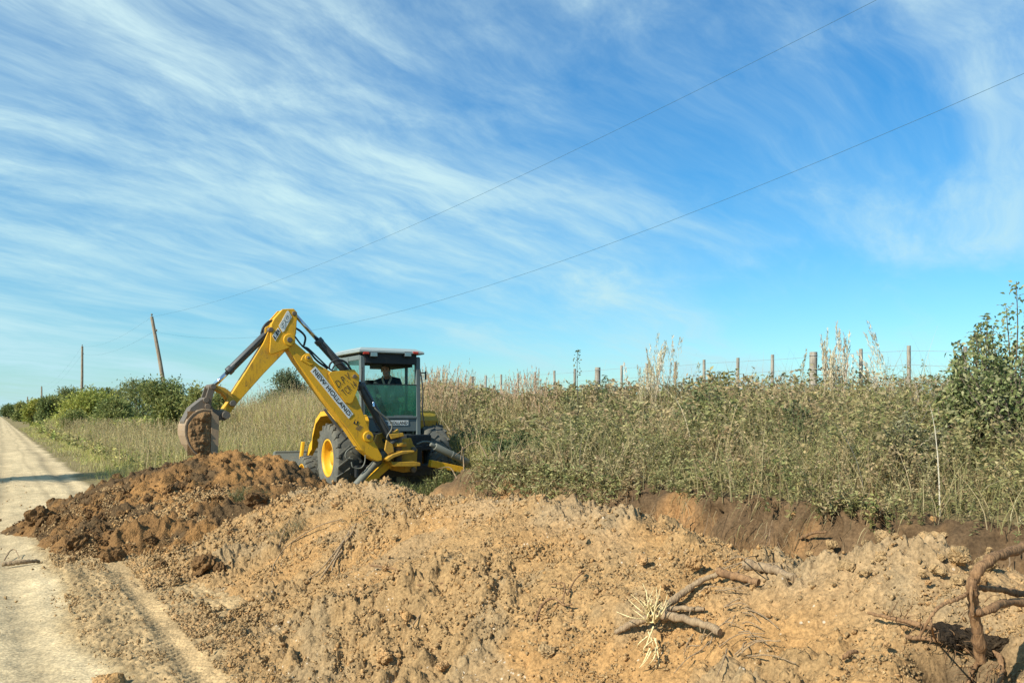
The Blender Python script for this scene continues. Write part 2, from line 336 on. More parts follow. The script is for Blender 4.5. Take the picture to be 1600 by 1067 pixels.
M = dict(
    yellow=pbr('yellow_paint', (.72, .385, .016), .5, dirt=.34, dirt_col=(.34, .19, .05), scale=3.4, bump=.06, chips=.65),
    yellow_worn_shaded=pbr('worn_shaded_yellow_paint', (.52, .29, .025), .6, dirt=.6, dirt_col=(.20, .12, .05), scale=4.0, bump=.1, chips=.8),  # worn paint; its dull tone also paints shade on the right fender
    cabgrey=pbr('grey_green_cab_paint', (.125, .155, .15), .5, dirt=.18, dirt_col=(.22, .19, .14), scale=3.0),
    roof=pbr('off_white_roof', (.28, .335, .325), .6, dirt=.35, dirt_col=(.28, .29, .25), scale=3.0),
    dark=pbr('dark_plastic', (.02, .022, .022), .6, dirt=.1, scale=6.0),
    rubber=pbr('dusty_rubber', (.075, .078, .068), .9, dirt=.7, dirt_col=(.22, .20, .14), scale=5.0, bump=.2),
    hose=pbr('hose_rubber', (.022, .024, .026), .55, dirt=.25, dirt_col=(.15, .12, .08), scale=12.0),
    steel=pbr('dull_steel', (.13, .115, .09), .6, .15, dirt=.65, dirt_col=(.22, .14, .08), scale=5.0, bump=.1),
    mud=soil('bucket_mud', [(.25, .15, .072), (.20, .12, .058), (.30, .185, .09)], fine=1.6, bump=.8),
    bucket=pbr('worn_bucket_steel', (.26, .185, .115), .65, .05, dirt=.8, dirt_col=(.44, .30, .165), scale=3.5, bump=.2),
    barrel=pbr('dark_grey_cylinder', (.055, .062, .062), .5, dirt=.3, dirt_col=(.17, .14, .1), scale=7.0),
    greydust=pbr('dusty_grey_paint', (.15, .155, .125), .7, dirt=.4, dirt_col=(.25, .22, .15), scale=4.0),
    chrome=pbr('rod_chrome', (.62, .66, .70), .18, 1.0, scale=8.0),
    white=pbr('decal_white', (.74, .76, .70), .5, dirt=.12, dirt_col=(.45, .38, .22), scale=9.0),
    ink=pbr('decal_ink', (.03, .035, .03), .5, scale=9.0),
    greyink=pbr('decal_grey_ink', (.30, .33, .30), .5, scale=9.0),
    lamp=pbr('lamp_lens', (.30, .33, .33), .08, .6, scale=9.0, spec=.8),
    red=pbr('red_lens', (.50, .045, .02), .25, scale=9.0),
    skin=pbr('skin', (.44, .25, .17), .55, scale=9.0), hair=pbr('black_hair', (.012, .010, .009), .6, scale=20.0),
    jacket=pbr('dark_jacket', (.020, .028, .032), .85, scale=9.0), tan=pbr('tan_collar', (.48, .38, .25), .85, scale=9.0),
    jeans=pbr('dark_trousers', (.03, .04, .07), .9, scale=9.0),
    eye=pbr('eye_dark', (.02, .015, .01), .3, scale=9.0),
    glass=glass('green_tinted_glass', (.34, .70, .58), (.03, .22, .16), .36),
    sideglass=glass('dusty_side_glass', (.78, .92, .87), (.10, .24, .20), .14),
    clearglass=glass('clear_front_glass', (.90, .97, .96), (.3, .4, .4), .04),
    bank=soil('tan_subsoil', None, attr=True, bump=.7, fine=1.4, spots=(.55, .46, .34)),
    clodtan=soil('tan_clod_soil', [(.38, .25, .118), (.33, .23, .118), (.41, .28, .14)], fine=1.5, bump=.8),
    fresh=soil('fresh_brown_soil', None, attr=True, bump=.9, fine=1.2),
    clodbank=soil('orange_clod_soil', [(.42, .25, .10), (.38, .235, .11), (.45, .285, .135)], fine=1.5, bump=.8),
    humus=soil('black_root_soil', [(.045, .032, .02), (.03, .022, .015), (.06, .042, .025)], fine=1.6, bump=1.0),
    crumbfresh=soil('dark_crumb_soil', [(.125, .070, .030), (.095, .056, .027), (.15, .086, .036)], fine=1.5),
    clodfresh=soil('brown_clod_soil', [(.165, .094, .040), (.125, .074, .035), (.20, .116, .048)], fine=1.5, bump=.8),
    ground=soil('ground_soil', None, attr=True, bump=.45),
    veg=leafy('foliage'), dry=leafy('dry_stalks', .2),
    wood=bark('weathered_post_wood', (.40, .36, .29), (.20, .175, .14), 9.0),
    pole=bark('utility_pole_wood', (.34, .27, .19), (.19, .15, .11), 4.0),
    root=bark('earthy_root_bark', (.30, .175, .085), (.13, .075, .04), 22.0),
    stick=bark('dry_stick_bark', (.36, .26, .15), (.19, .13, .08), 22.0),
    pale=bark('split_pale_wood', (.78, .66, .36), (.60, .46, .22), 30.0),
    trunk=bark('shrub_bark', (.16, .13, .10), (.08, .065, .05), 9.0),
    wire=pbr('galvanised_wire', (.34, .36, .36), .6, .3, scale=9.0), cable=pbr('overhead_cable', (.05, .12, .17), .6, scale=9.0),
)

# ------------------------------------------------------------------ ground: one sheet to the horizon
rng = np.random.default_rng(7)
def geo(a, b, d0, g):                            # steps growing from d0
    r = [a]; d = d0
    while r[-1] < b: r.append(r[-1]+d); d *= g
    return r
sv = np.array([-3000, -1000, -400, -200, -100, -60, -40, -30, -22, -16, -12, -9, -7, -5.5, -4.5, -3.5]+list(np.arange(-3, 2.6, .12))+list(np.arange(2.6, 9, .015))+geo(9, 4000, .018, 1.02))
uv = np.array([-3000, -1200, -500, -200, -90, -45, -25, -15, -9, -6, -4, -3, -2.2]+list(np.arange(-1.8, -.6, .1))+list(np.arange(-.6, .25, .03))+list(np.arange(.25, 1.9, .014))+list(np.arange(1.9, 5.6, .09))+list(np.arange(5.6, 6.5, .035))+geo(6.5, 4000, .09, 1.06))
Sg, Ug = np.meshgrid(sv, uv, indexing='ij'); s, u = Sg.ravel(), Ug.ravel()
z = gz(s, u)
near = sstep(60, 15, s)*sstep(-12, -4, s)
edge = 0.16*perlin(s*0.9, s*0+1.5, 19)+0.05*perlin(s*4, u*2, 23)
loose = sstep(.34, .62, u+edge)*sstep(15.5, 12.5, s)*(1-sstep(4.2, 4.6, u))*sstep(-6, -3, s)
verge = sstep(1.55, 1.95, u+edge*1.5)*sstep(12.5, 15.0, s+ (u<0)*0)
road = (1-sstep(1.5, 1.8, u+edge))*(1-loose)
z = z + near*(0.012*fbm(s*.8, u*.8, 2, 3) + road*0.004*perlin(s*6, u*6, 4))
z = z + road*near*(-.030*np.exp(-((u-1.25-.15*perlin(s*.12, s*0, 6))/.14)**2)-.025*np.exp(-((u-.05-.2*perlin(s*.1, s*0, 8))/.13)**2)+.012*billow(s*3, u*5, 10))
lz = .012*billow(s*6, u*6, 201)+.022*billow(s*14, u*14, 205)+.022*billow(s*30, u*30, 207)+.016*billow(s*60, u*60, 209)+.012*lumps(s*22, u*22, 206, .25)+.012*perlin(s*3, u*3, 208)-.02
tr1 = np.exp(-((u-.98-.03*perlin(s*.5, s*0, 211))/.10)**4); tr2 = np.exp(-((u-.62-.04*perlin(s*.5, s*0, 215))/.09)**4)
lug = .010*np.sin((s+np.abs(u-.98)*.9)*2*math.pi/.075)+.004*perlin(s*30, u*30, 217)
z = z + loose*(lz*(1-.8*tr1)+.03) - loose*tr1*.016 + loose*tr1*lug*1.2 + loose*tr2*(.014*lumps(s*16, u*16, 219, .75)+.010*np.sin((s-u*.6)*2*math.pi/.09)*(perlin(s*3, u*3, 3) > 0))
cut = sstep(4.3, 4.7, u)*(1-sstep(6.25, 6.5, u))*(1-sstep(12.8, 14.0, s))*sstep(-40, -20, s)
z = z + cut*(.05*fbm(s*2.2, z*5+u, 221, 4)+.05*lumps(s*5, u*6+z*4, 223, .5))
z = z + (u > 6.3)*near*.05*fbm(s*.9, u*.9, 225, 3)
u2 = u+cut*(.16*fbm(s*2.0, z*3.0, 227, 4)+.10*billow(s*6, z*6, 229)+.05*billow(s*15, z*15, 230)+.025*billow(s*32, z*32, 233))
x, y = su(s, u2)
def C(*c): return np.array(c)[None, :]
col = np.ones((len(s), 3))*C(.17, .135, .065)
n1 = fbm(s*.5, u*1.2, 231, 4)[:, None]; n2 = fbm(s*2.5, u*2.5, 235, 4)[:, None]
rc = C(.56, .445, .265)*(1+.18*n1+.16*n2)
rc = rc*(1-.26*np.exp(-((u-1.25-.15*perlin(s*.12, s*0, 6))/.16)**2)-.24*np.exp(-((u-.05-.2*perlin(s*.1, s*0, 8))/.15)**2)-.18*np.exp(-((u-.75-.3*perlin(s*.08, s*0, 14))/.06)**2))[:, None]
lc = C(.42, .30, .155)*(1+.14*n1+.14*n2)*(1-loose*0)[:, None]
lc = lc*(1-.30*(tr2*(.5+.5*np.clip(n2[:, 0]*2, -1, 1)))[:, None])+.02*tr1[:, None]*C(1, .85, .6)
fw = (road*sstep(-3.6, -2.6, u))[:, None]; col = col*(1-fw)+rc*fw
col = col*(1-loose[:, None])+lc*loose[:, None]
cw = cut[:, None]; vs_ = sstep(-.2, .4, perlin(s*3.1, z*.8, 241)+.4*perlin(s*9, z*2, 243))[:, None]; kb = sstep(.18, .55, z+.35*n2[:, 0]+.25*perlin(s*1.2, u*0, 245))[:, None]; dk = (C(.11, .072, .039)*kb+(1-kb)*(C(.36, .205, .088)*vs_+C(.22, .135, .064)*(1-vs_)))*(1+.3*n2)
col = col*(1-cw)+dk*cw
vc = (verge*(1-road))[:, None]; col = col*(1-vc)+C(.23, .185, .085)*(1+.2*n2)*vc
spill = sstep(.75, .2, np.hypot((s-13.2)/3.4, (u-2.0)/2.6))[:, None]*(.6+.4*np.clip(n2*2, -1, 1)); col = col*(1-.6*spill)+C(.24, .13, .06)*.6*spill
me = np_mesh('ground', np.stack([x, y, z], 1), grid_faces(len(sv), len(uv)), cols=np.clip(col, .01, 1), smooth=True)
me.materials.append(M['ground']); tag(link('ground', me), kind='structure')

# ------------------------------------------------------------------ heaps of soil
def heap(name, sv, uv, fz, fd, fc, material, label, cat):
    S, U = np.meshgrid(sv, uv, indexing='ij'); s, u = S.ravel(), U.ravel()
    z = fz(s, u); d = fd(s, u)
    fade = sstep(-.08, .12, z-gz(s, u))
    x, y = su(s, u)
    V = np.stack([x, y, z+d*fade], 1)
    dx, dy = perlin(s*11, u*11, 301)*.02, perlin(s*11, u*11, 302)*.02   # a little sideways unevenness, so clods overhang
    V[:, 0] += dx; V[:, 1] += dy
    me = np_mesh(name, V, grid_faces(len(sv), len(uv)), cols=fc(s, u), smooth=True); me.materials.append(material)
    return tag(link(name, me), label, cat)
def bank_col(s, u):
    c = np.clip(crumbly(s, u)+.25*perlin(s*5, u*5, 311), 0, 1)[:, None]; o = sstep(-.3, .4, perlin(s*.9+3, u*1.1, 313))[:, None]
    a = C(.372, .220, .090)*(1-o)+C(.355, .226, .102)*o; b = C(.315, .208, .099)
    k = sstep(.25, .5, perlin(s*1.6, u*2.2, 315)+.3*perlin(s*6, u*6, 317))[:, None]*.55
    g_ = (sstep(2.75, 3.1, u)*sstep(-.35, .15, perlin(s*1.0+2, u, 319)+.25*(s < 3.2)))[:, None]*.45; a = a*(1-g_)+C(.335, .258, .158)*g_; b = b*(1-g_)+C(.315, .245, .155)*g_
    h = np.exp(-(((s-HOLE[0])/.17)**2+((u-HOLE[1])/.13)**2))[:, None]  # dark organic soil in the hollow, its colour also standing in for shade
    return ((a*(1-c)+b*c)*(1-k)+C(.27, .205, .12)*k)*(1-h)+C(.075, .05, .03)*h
def fresh_col(s, u):
    o = sstep(-.2, .35, perlin(s*.8, u*.8, 321)+.5*perlin(s*3, u*3, 323))[:, None]; k = sstep(.05, .4, perlin(s*1.4+7, u*1.4, 325)+.4*perlin(s*6, u*6, 327)+.5*sstep(11.5, 13.5, s)*sstep(3.2, 2.2, u))[:, None]
    return (C(.28, .152, .056)*o+C(.20, .112, .045)*(1-o))*(1-k)+C(.105, .068, .034)*k
sb = [-1.5]
while sb[-1] < 12.1: sb.append(sb[-1]+max(.006, .0029*math.hypot(sb[-1], 2.4)) if sb[-1] > .5 else sb[-1]+.03)
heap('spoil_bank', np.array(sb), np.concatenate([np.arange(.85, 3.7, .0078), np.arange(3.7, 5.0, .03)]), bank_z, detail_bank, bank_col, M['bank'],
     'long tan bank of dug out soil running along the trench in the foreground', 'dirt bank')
heap('dirt_pile', np.arange(8.9, 16.6, .024), np.arange(-.4, 6.6, .022), fresh_z, detail_fresh, fresh_col, M['fresh'],
     'fresh dark brown heap of soil under the digging bucket', 'dirt pile')

def stone(name, seed, material, rough=.5, sub=4):
    bm = bmesh.new(); bmesh.ops.create_icosphere(bm, subdivisions=sub, radius=1)
    P = np.array([v.co for v in bm.verts]); r = 1.0
    o = seed*13.7
    def p3(k, sd): return perlin(P[:, 0]*k+P[:, 2]*k*.6+o, P[:, 1]*k-P[:, 2]*k*.7+o, sd)
    a = .30*p3(1.1, seed)+.20*p3(2.1, seed+1); b = .30*np.abs(p3(2.3, seed+2))+.22*np.abs(p3(4.6, seed+3))+.14*np.abs(p3(9.5, seed+4))+.08*np.abs(p3(19, seed+5))
    P = P*(.80+a+b)[:, None]*np.array([1, .85, .75])
    for v, p in zip(bm.verts, P): v.co = p
    me = bpy.data.meshes.new(name); bm.to_mesh(me); bm.free()
    me.materials.append(material); return me
STONES = {k: [stone('dirt_clod', i+j*10, m) for i in range(4)] for j, (k, m) in enumerate((('tan', M['clodtan']), ('fresh', M['clodfresh']), ('bank', M['clodbank'])))}
random.seed(3)
def clod(px, py, size_px, kind, label, group=None, sink=.3):
    p = hit(px, py+size_px*.45); r = size_px*.46/F_PX*p.y
    o = link('dirt_clod', STONES[kind][random.randrange(4)])
    o.location = p+Vector((0, 0, r*(.72-sink))); o.scale = (r*random.uniform(.95, 1.15), r*random.uniform(.85, 1.1), r*random.uniform(.9, 1.15)); o.rotation_euler = (random.uniform(-.4, .4), random.uniform(-.4, .4), random.uniform(0, 6.28))
    return tag(o, label, 'dirt clod', group)
clod(63, 798, 42, 'fresh', 'big dark brown clod out on the road, farthest left of the fresh heap')
clod(84, 808, 24, 'fresh', 'small brown clod touching the big dark one on the road')
clod(84, 782, 26, 'fresh', 'dark clod just behind the big dark one at the tip of the fresh heap')
clod(108, 806, 24, 'fresh', 'brown clod at the left tip of the fresh heap, right of the big road clod')
clod(93, 836, 24, 'fresh', 'flat dark clod lying on pale road in front of the fresh heap', sink=.45)
clod(126, 838, 42, 'fresh', 'large grey brown lump at the front left foot of the fresh heap')
clod(113, 873, 20, 'fresh', 'dark clod at the lowest front corner of the fresh heap')
clod(175, 862, 36, 'fresh', 'round orange brown lump on the front foot of the fresh heap')
clod(318, 872, 44, 'fresh', 'large dark lump where the fresh heap meets the tan bank')
clod(344, 882, 28, 'fresh', 'dark lump right beside the large one at the foot of the fresh heap')
clod(234, 838, 22, 'fresh', 'orange brown lump halfway along the front of the fresh heap')
clod(252, 880, 26, 'fresh', 'brown lump low on the front of the fresh heap left of the large dark one')
clod(205, 850, 18, 'fresh', 'small brown lump between two larger ones at the front of the fresh heap')
for px, py, sz in ((150, 775, 14), (185, 742, 18), (215, 733, 13), (255, 715, 20), (352, 716, 16), (386, 720, 18), (420, 728, 15), (452, 744, 16), (300, 740, 14), (268, 760, 20), (232, 775, 15), (340, 775, 14), (300, 800, 16), (262, 812, 18), (190, 800, 17), (160, 820, 18), (290, 845, 14), (225, 815, 13), (360, 830, 16), (405, 812, 16), (140, 800, 15), (170, 780, 12), (318, 712, 14), (238, 724, 12)):
    clod(px, py, sz, 'fresh', 'brown lump of damp earth lying on the slope of the fresh heap', 'brown lumps on the fresh heap')
clod(1381, 832, 30, 'tan', 'rounded grey clod on the crest at the left end of the grey heap')
clod(1400, 834, 14, 'tan', 'small grey clod squeezed between larger ones on the bank crest')
clod(1354, 845, 16, 'tan', 'small pale clod at the left end of the grey crest heap')
clod(1456, 835, 50, 'tan', 'biggest grey clod standing highest on the bank crest at right')
clod(1472, 853, 18, 'bank', 'small orange tan clod below the biggest grey clod')
clod(1500, 858, 36, 'tan', 'grey clod right of the small orange one below the crest')
clod(1428, 852, 22, 'tan', 'grey clod left of the biggest one on the bank crest')
clod(1540, 872, 34, 'tan', 'broad grey clod behind the uprooted stump')
clod(1530, 898, 26, 'bank', 'pale clod beside the upright stem of the uprooted stump', sink=.4)
clod(846, 774, 22, 'bank', 'upright orange tan block standing on the bank crest')
clod(866, 788, 18, 'tan', 'grey clod just right of the upright block on the crest')
clod(822, 782, 16, 'tan', 'grey clod just left of the upright block on the crest')
clod(785, 762, 18, 'tan', 'flat grey clod at the top of the tan ridge near the machine')
clod(892, 792, 14, 'tan', 'small grey clod at the right end of the grey patch on the crest')
clod(1085, 872, 30, 'bank', 'orange tan clod with a dark hollow under it on the bank')
clod(1004, 868, 22, 'bank', 'tan clod left of the orange one with the hollow')
clod(632, 956, 24, 'bank', 'tan clod casting a dark shadow on the lower bank')
clod(600, 1018, 30, 'bank', 'tan lump at the bottom of the bank, left of the greenish stone')
clod(853, 1010, 26, 'tan', 'greenish grey flattened stone on the lower bank')
clod(437, 962, 20, 'tan', 'grey lump on the lower bank straight below the split root')
clod(312, 938, 14, 'tan', 'dark grey lump beside the wheel track')
clod(270, 903, 18, 'tan', 'flat dark lump on pale soil below the fresh heap', sink=.45)
clod(690, 1035, 22, 'bank', 'tan lump near the bottom edge between stone and lower lump')
clod(172, 1056, 44, 'bank', 'tan lump lying in the near end of the wheel track')
for k in range(24):
    clod(random.uniform(1290, 1545), random.uniform(842, 905), random.uniform(9, 24), 'tan', 'grey clod in the loose heap along the crest at right', 'grey clods on the bank crest')
for k in range(34):
    px, py = random.uniform(390, 1560), random.uniform(780, 1050)
    if py < 800 and px > 1000 or px+py < 1230: continue
    clod(px, py, random.uniform(8, 14), random.choice(('tan', 'bank', 'bank')), 'small tan lump of soil lying on the face of the long bank', 'small lumps on the long bank')
# crumbs nobody could count
def crumbs(name, n, fs, fu, sz, material, label):
    bm = bmesh.new(); bmesh.ops.create_icosphere(bm, subdivisions=1, radius=1)
    B = np.array([v.co for v in bm.verts]); F = np.array([[v.index for v in f.verts] for f in bm.faces]); bm.free()
    s, u = fs(n), fu(n); keep = .08+.92*sstep(-.15, .40, perlin(s*1.3, u*1.3, 411)+perlin(s*4, u*4, 412)*.6) > rng.random(n)
    if name == 'soil_crumbs' and material is M['crumbfresh']: keep &= fresh_z(s, u) > gz(s, u)-.02
    if sz[1] == .0075: keep &= np.abs(u-.98) > .09
    s, u = s[keep], u[keep]; n = len(s)
    x, y = su(s, u); d = np.hypot(x, y)
    r = sz[0]*(sz[1]/sz[0])**(rng.random(n)**2.2)
    hz = surf(s, u)+(detail_bank(s, u)*(u > 1.3)*(s < 11.5)*(fresh_z(s, u) < bank_z(s, u)) if sz[1] < .03 else 0)+.035*(u < 1.35)*(u > .45)*(s < 13)
    r = r*np.clip(d/4.0, .8, 2.6)**.75
    V = B[None]*(1+.38*rng.standard_normal((n, len(B), 1)))*r[:, None, None]*rng.uniform(.55, 1.3, (n, 1, 3))
    V = V+np.stack([x, y, hz+r*.12], 1)[:, None, :]
    Fa = (F[None]+(np.arange(n)*len(B))[:, None, None]).reshape(-1, 3)
    me = np_mesh(name, V.reshape(-1, 3), None, Fa); me.materials.append(material)
    return tag(link(name, me), label, 'crumbs', kind='stuff')
UB = lambda n: rng.uniform(1.1, 3.45, n)
crumbs('soil_crumbs', 120000, lambda n: 1.2+10.0*rng.random(n)**1.45, UB, (.003, .0105), M['clodtan'], 'tan crumbs of soil scattered all over the long bank')
crumbs('soil_crumbs', 26000, lambda n: 1.2+10.2*rng.random(n)**1.3, UB, (.0035, .013), M['clodbank'], 'coarser orange tan crumbs lying on the long bank')
crumbs('soil_crumbs', 30000, lambda n: 9.2+6*rng.random(n), lambda n: rng.uniform(0, 5.0, n), (.003, .012), M['crumbfresh'], 'dark crumbs of damp soil scattered over the fresh heap')
crumbs('soil_crumbs', 50000, lambda n: 2.5+11*rng.random(n)**1.2, lambda n: .35+1.3*rng.random(n)**.8, (.002, .0075), M['clodtan'], 'pale crumbs of soil scattered on the loose shoulder beside the road')
crumbs('soil_crumbs', 900, lambda n: 2.5+22*rng.random(n), lambda n: rng.uniform(-1.5, .5, n), (.003, .012), M['clodtan'], 'few small stones strewn over the pale dirt road')

# ------------------------------------------------------------------ roots and sticks
def rpath(pts, n=7):                             # (px, py, lift) on the soil, or (px, py, None, depth)
    o = []
    for p in pts: o.append(at(p[0], p[1], p[3]) if len(p) > 3 else hit(p[0], p[1], p[2]))
    return curve(o, n)
def limb(mb, pts, r0, r1, mi=0, n=9, wob=.22):
    P = rpath(pts); k = len(P)
    P = [p+Vector((random.uniform(-1, 1), random.uniform(-1, 1), random.uniform(-1, 1)))*r0*wob for p in P]
    mb.tube(P, [(r0+(r1-r0)*i/(k-1))*random.uniform(.80, 1.18) for i in range(k)], n, mi)
st = empty('uprooted_stump', hit(1528, 1015)); st0 = Vector(st.location)
def child(mb, name, mats, parent):
    o = mb.build(name, mats, parent, fix=False); o.matrix_parent_inverse = Matrix.Translation(-Vector(parent.location)); return o
m = MB(); limb(m, [(1532, 1032, 0, 2.78), (1527, 985, 0, 2.74), (1521, 940, 0, 2.71), (1521, 908, 0, 2.70), (1532, 886, 0, 2.70), (1560, 868, 0, 2.75), (1600, 855, 0, 2.86), (1680, 835, 0, 3.05)], .019, .014, n=12, wob=.22)
child(m, 'stem', M['root'], st)
for pts, r0, r1 in (([(1521, 956, 0, 2.70), (1534, 957, 0, 2.70), (1553, 948, 0, 2.72), (1575, 941, 0, 2.8), (1650, 940, 0, 2.98)], .012, .013),
                    ([(1530, 918, 0, 2.74), (1560, 920, 0, 2.82), (1590, 926, 0, 2.9), (1660, 935, 0, 3.0)], .009, .013),
                    ([(1526, 918, 0, 2.72), (1498, 934, 0, 2.68), (1470, 946, 0, 2.66), (1452, 966, 0, 2.64), (1438, 994, 0, 2.66)], .007, .004),
                    ([(1356, 961, .01), (1395, 972, .015), (1440, 985, .02), (1470, 995, .015)], .006, .012),
                    ([(1415, 997, .006), (1460, 1008, .02), (1500, 1018, .02), (1530, 1026, 0)], .008, .011),
                    ([(1546, 1024, .02), (1562, 1040, .03), (1566, 1066, .03), (1552, 1090, .02)], .011, .006),
                    ([(1538, 1034, .02), (1524, 1052, .025), (1512, 1080, .02)], .009, .006),
                    ([(1454, 962, 0, 2.65), (1457, 985, 0, 2.66), (1464, 1008, .01)], .004, .003),
                    ([(1521, 900, 0, 2.70), (1517, 930, 0, 2.68), (1520, 960, 0, 2.68)], .006, .003)):
    m = MB(); limb(m, pts, r0, r1); child(m, 'root', M['root'], st)
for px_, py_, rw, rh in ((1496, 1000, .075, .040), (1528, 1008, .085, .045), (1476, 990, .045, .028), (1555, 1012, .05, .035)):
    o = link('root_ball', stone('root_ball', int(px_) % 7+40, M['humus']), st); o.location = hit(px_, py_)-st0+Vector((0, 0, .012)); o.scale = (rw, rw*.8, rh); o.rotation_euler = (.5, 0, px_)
m = MB(); random.seed(17)
for k in range(60):
    x0, y0 = random.choice(((1530, 1015), (1524, 950), (1450, 985), (1556, 1045), (1520, 1050), (1400, 972), (1480, 1010))); x0 += random.uniform(-14, 14); y0 += random.uniform(-12, 10); d = hit(x0, y0).y-.03; a = random.uniform(0, 6.28); L = random.uniform(10, 38)
    m.tube(curve([at(x0, y0, d), at(x0+math.cos(a)*L*.5+random.uniform(-4, 4), y0+math.sin(a)*L*.5, d-.02), at(x0+math.cos(a)*L, y0+math.sin(a)*L+6, d-random.uniform(-.01, .04))], 4), [.0022*(1-.09*i) for i in range(9)], 4)
child(m, 'rootlets', M['root'], st)['kind'] = 'stuff'
tag(st, 'uprooted brown stump with a bent upright stem and spread roots', 'stump')
def sticks(name, label, cat, branches, material, group=None):
    m = MB()
    for pts, r0, r1 in branches: limb(m, pts, r0, r1, 0)
    return tag(m.build(name, M[material], fix=False), label, cat, group)
# broken branch with pale splintered end
base = empty('splintered_branch', hit(1012, 985)); tag(base, 'broken branch with a shredded pale yellow end lying on the bank', 'branch')
m = MB()
for pts, r0, r1 in (([(1016, 972, .035), (1050, 978, .045), (1090, 984, .035), (1125, 993, .02)], .024, .017), ([(962, 990, .006), (985, 982, .02), (1016, 974, .03)], .012, .020),
                    ([(1030, 962, .03), (1055, 942, .02), (1085, 918, .015), (1122, 902, .02)], .020, .012), ([(1024, 966, .03), (1060, 957, .02), (1100, 953, .005)], .016, .010)):
    limb(m, pts, r0, r1)
child(m, 'branch', M['stick'], base)
m = MB(); random.seed(11)
for k in range(40):
    a = random.gauss(0, .55) if k < 30 else random.gauss(3.3, .5); L = random.uniform(22, 54)
    x0, y0 = 1018+random.uniform(-7, 7), (962 if k < 30 else 985)+random.uniform(-9, 12)
    if k >= 30 and k % 2: x0, y0, a, L = 1020+random.uniform(-8, 8), 1010+random.uniform(-10, 14), 3.7+random.gauss(0, .25), random.uniform(20, 48)
    d = hit(x0, y0).y-.05; dx, dy = math.sin(a)*L, -math.cos(a)*L*.9
    P = curve([at(x0, y0, d), at(x0+dx*.5+random.uniform(-5, 5), y0+dy*.5+random.uniform(-4, 4), d-random.uniform(.0, .07)), at(x0+dx, y0+dy, d-random.uniform(-.04, .06))], 4)
    m.tube(P, [.0050*(1-i/len(P)*.8) for i in range(len(P))], 4)
child(m, 'splinters', M['pale'], base)['kind'] = 'stuff'
sticks('fallen_branch', 'thick brown log end half buried behind the splintered branch', 'branch', [([(1122, 900, .02), (1150, 907, .02), (1186, 914, .012)], .023, .017)], 'root')
sticks('fallen_branch', 'pale dusty log half buried above the brown log end', 'branch', [([(1165, 882, .0), (1200, 890, .008), (1242, 902, .0)], .026, .018)], 'stick')
random.seed(5)
tw = []
for k in range(24):
    x0, y0 = random.uniform(1080, 1170), random.uniform(950, 1040); a = random.uniform(-.6, 2.4); L = random.uniform(25, 80)
    tw.append(([(x0, y0, .01), (x0+math.cos(a)*L*.5+random.uniform(-6, 6), y0+math.sin(a)*L*.35, .03), (x0+math.cos(a)*L, y0+math.sin(a)*L*.6, .012)], .0035, .0018))
for b_ in tw: sticks('twig', 'thin grey twig in the tangle right of the splintered branch', 'twig', [b_], 'stick', 'twigs right of the splintered branch')
tw = [([(x, y, .01), (x+random.uniform(15, 40), y+random.uniform(-14, 8), .02), (x+random.uniform(50, 75), y+random.uniform(-16, 12), .01)], .003, .002) for x, y in ((1130, 884), (1140, 892), (1150, 899), (1128, 893), (1160, 880), (1120, 925), (1090, 930))]
for b_ in tw: sticks('twig', 'straw coloured twig lying over the brown log end', 'twig', [b_], 'stick', 'twigs over the brown log end')
sticks('split_root', 'pale split root strands hanging down the middle of the bank', 'root', [([(553, 822, .0), (540, 845, .02), (528, 866, .02), (515, 885, .01), (500, 905, .005)], .014, .006), ([(546, 838, .01), (528, 862, .03), (505, 887, .01), (478, 908, .002)], .009, .004), ([(535, 862, .01), (524, 878, .02), (518, 894, .01)], .008, .004), ([(556, 818, 0), (551, 835, .02), (540, 850, .02)], .008, .006)], 'stick')
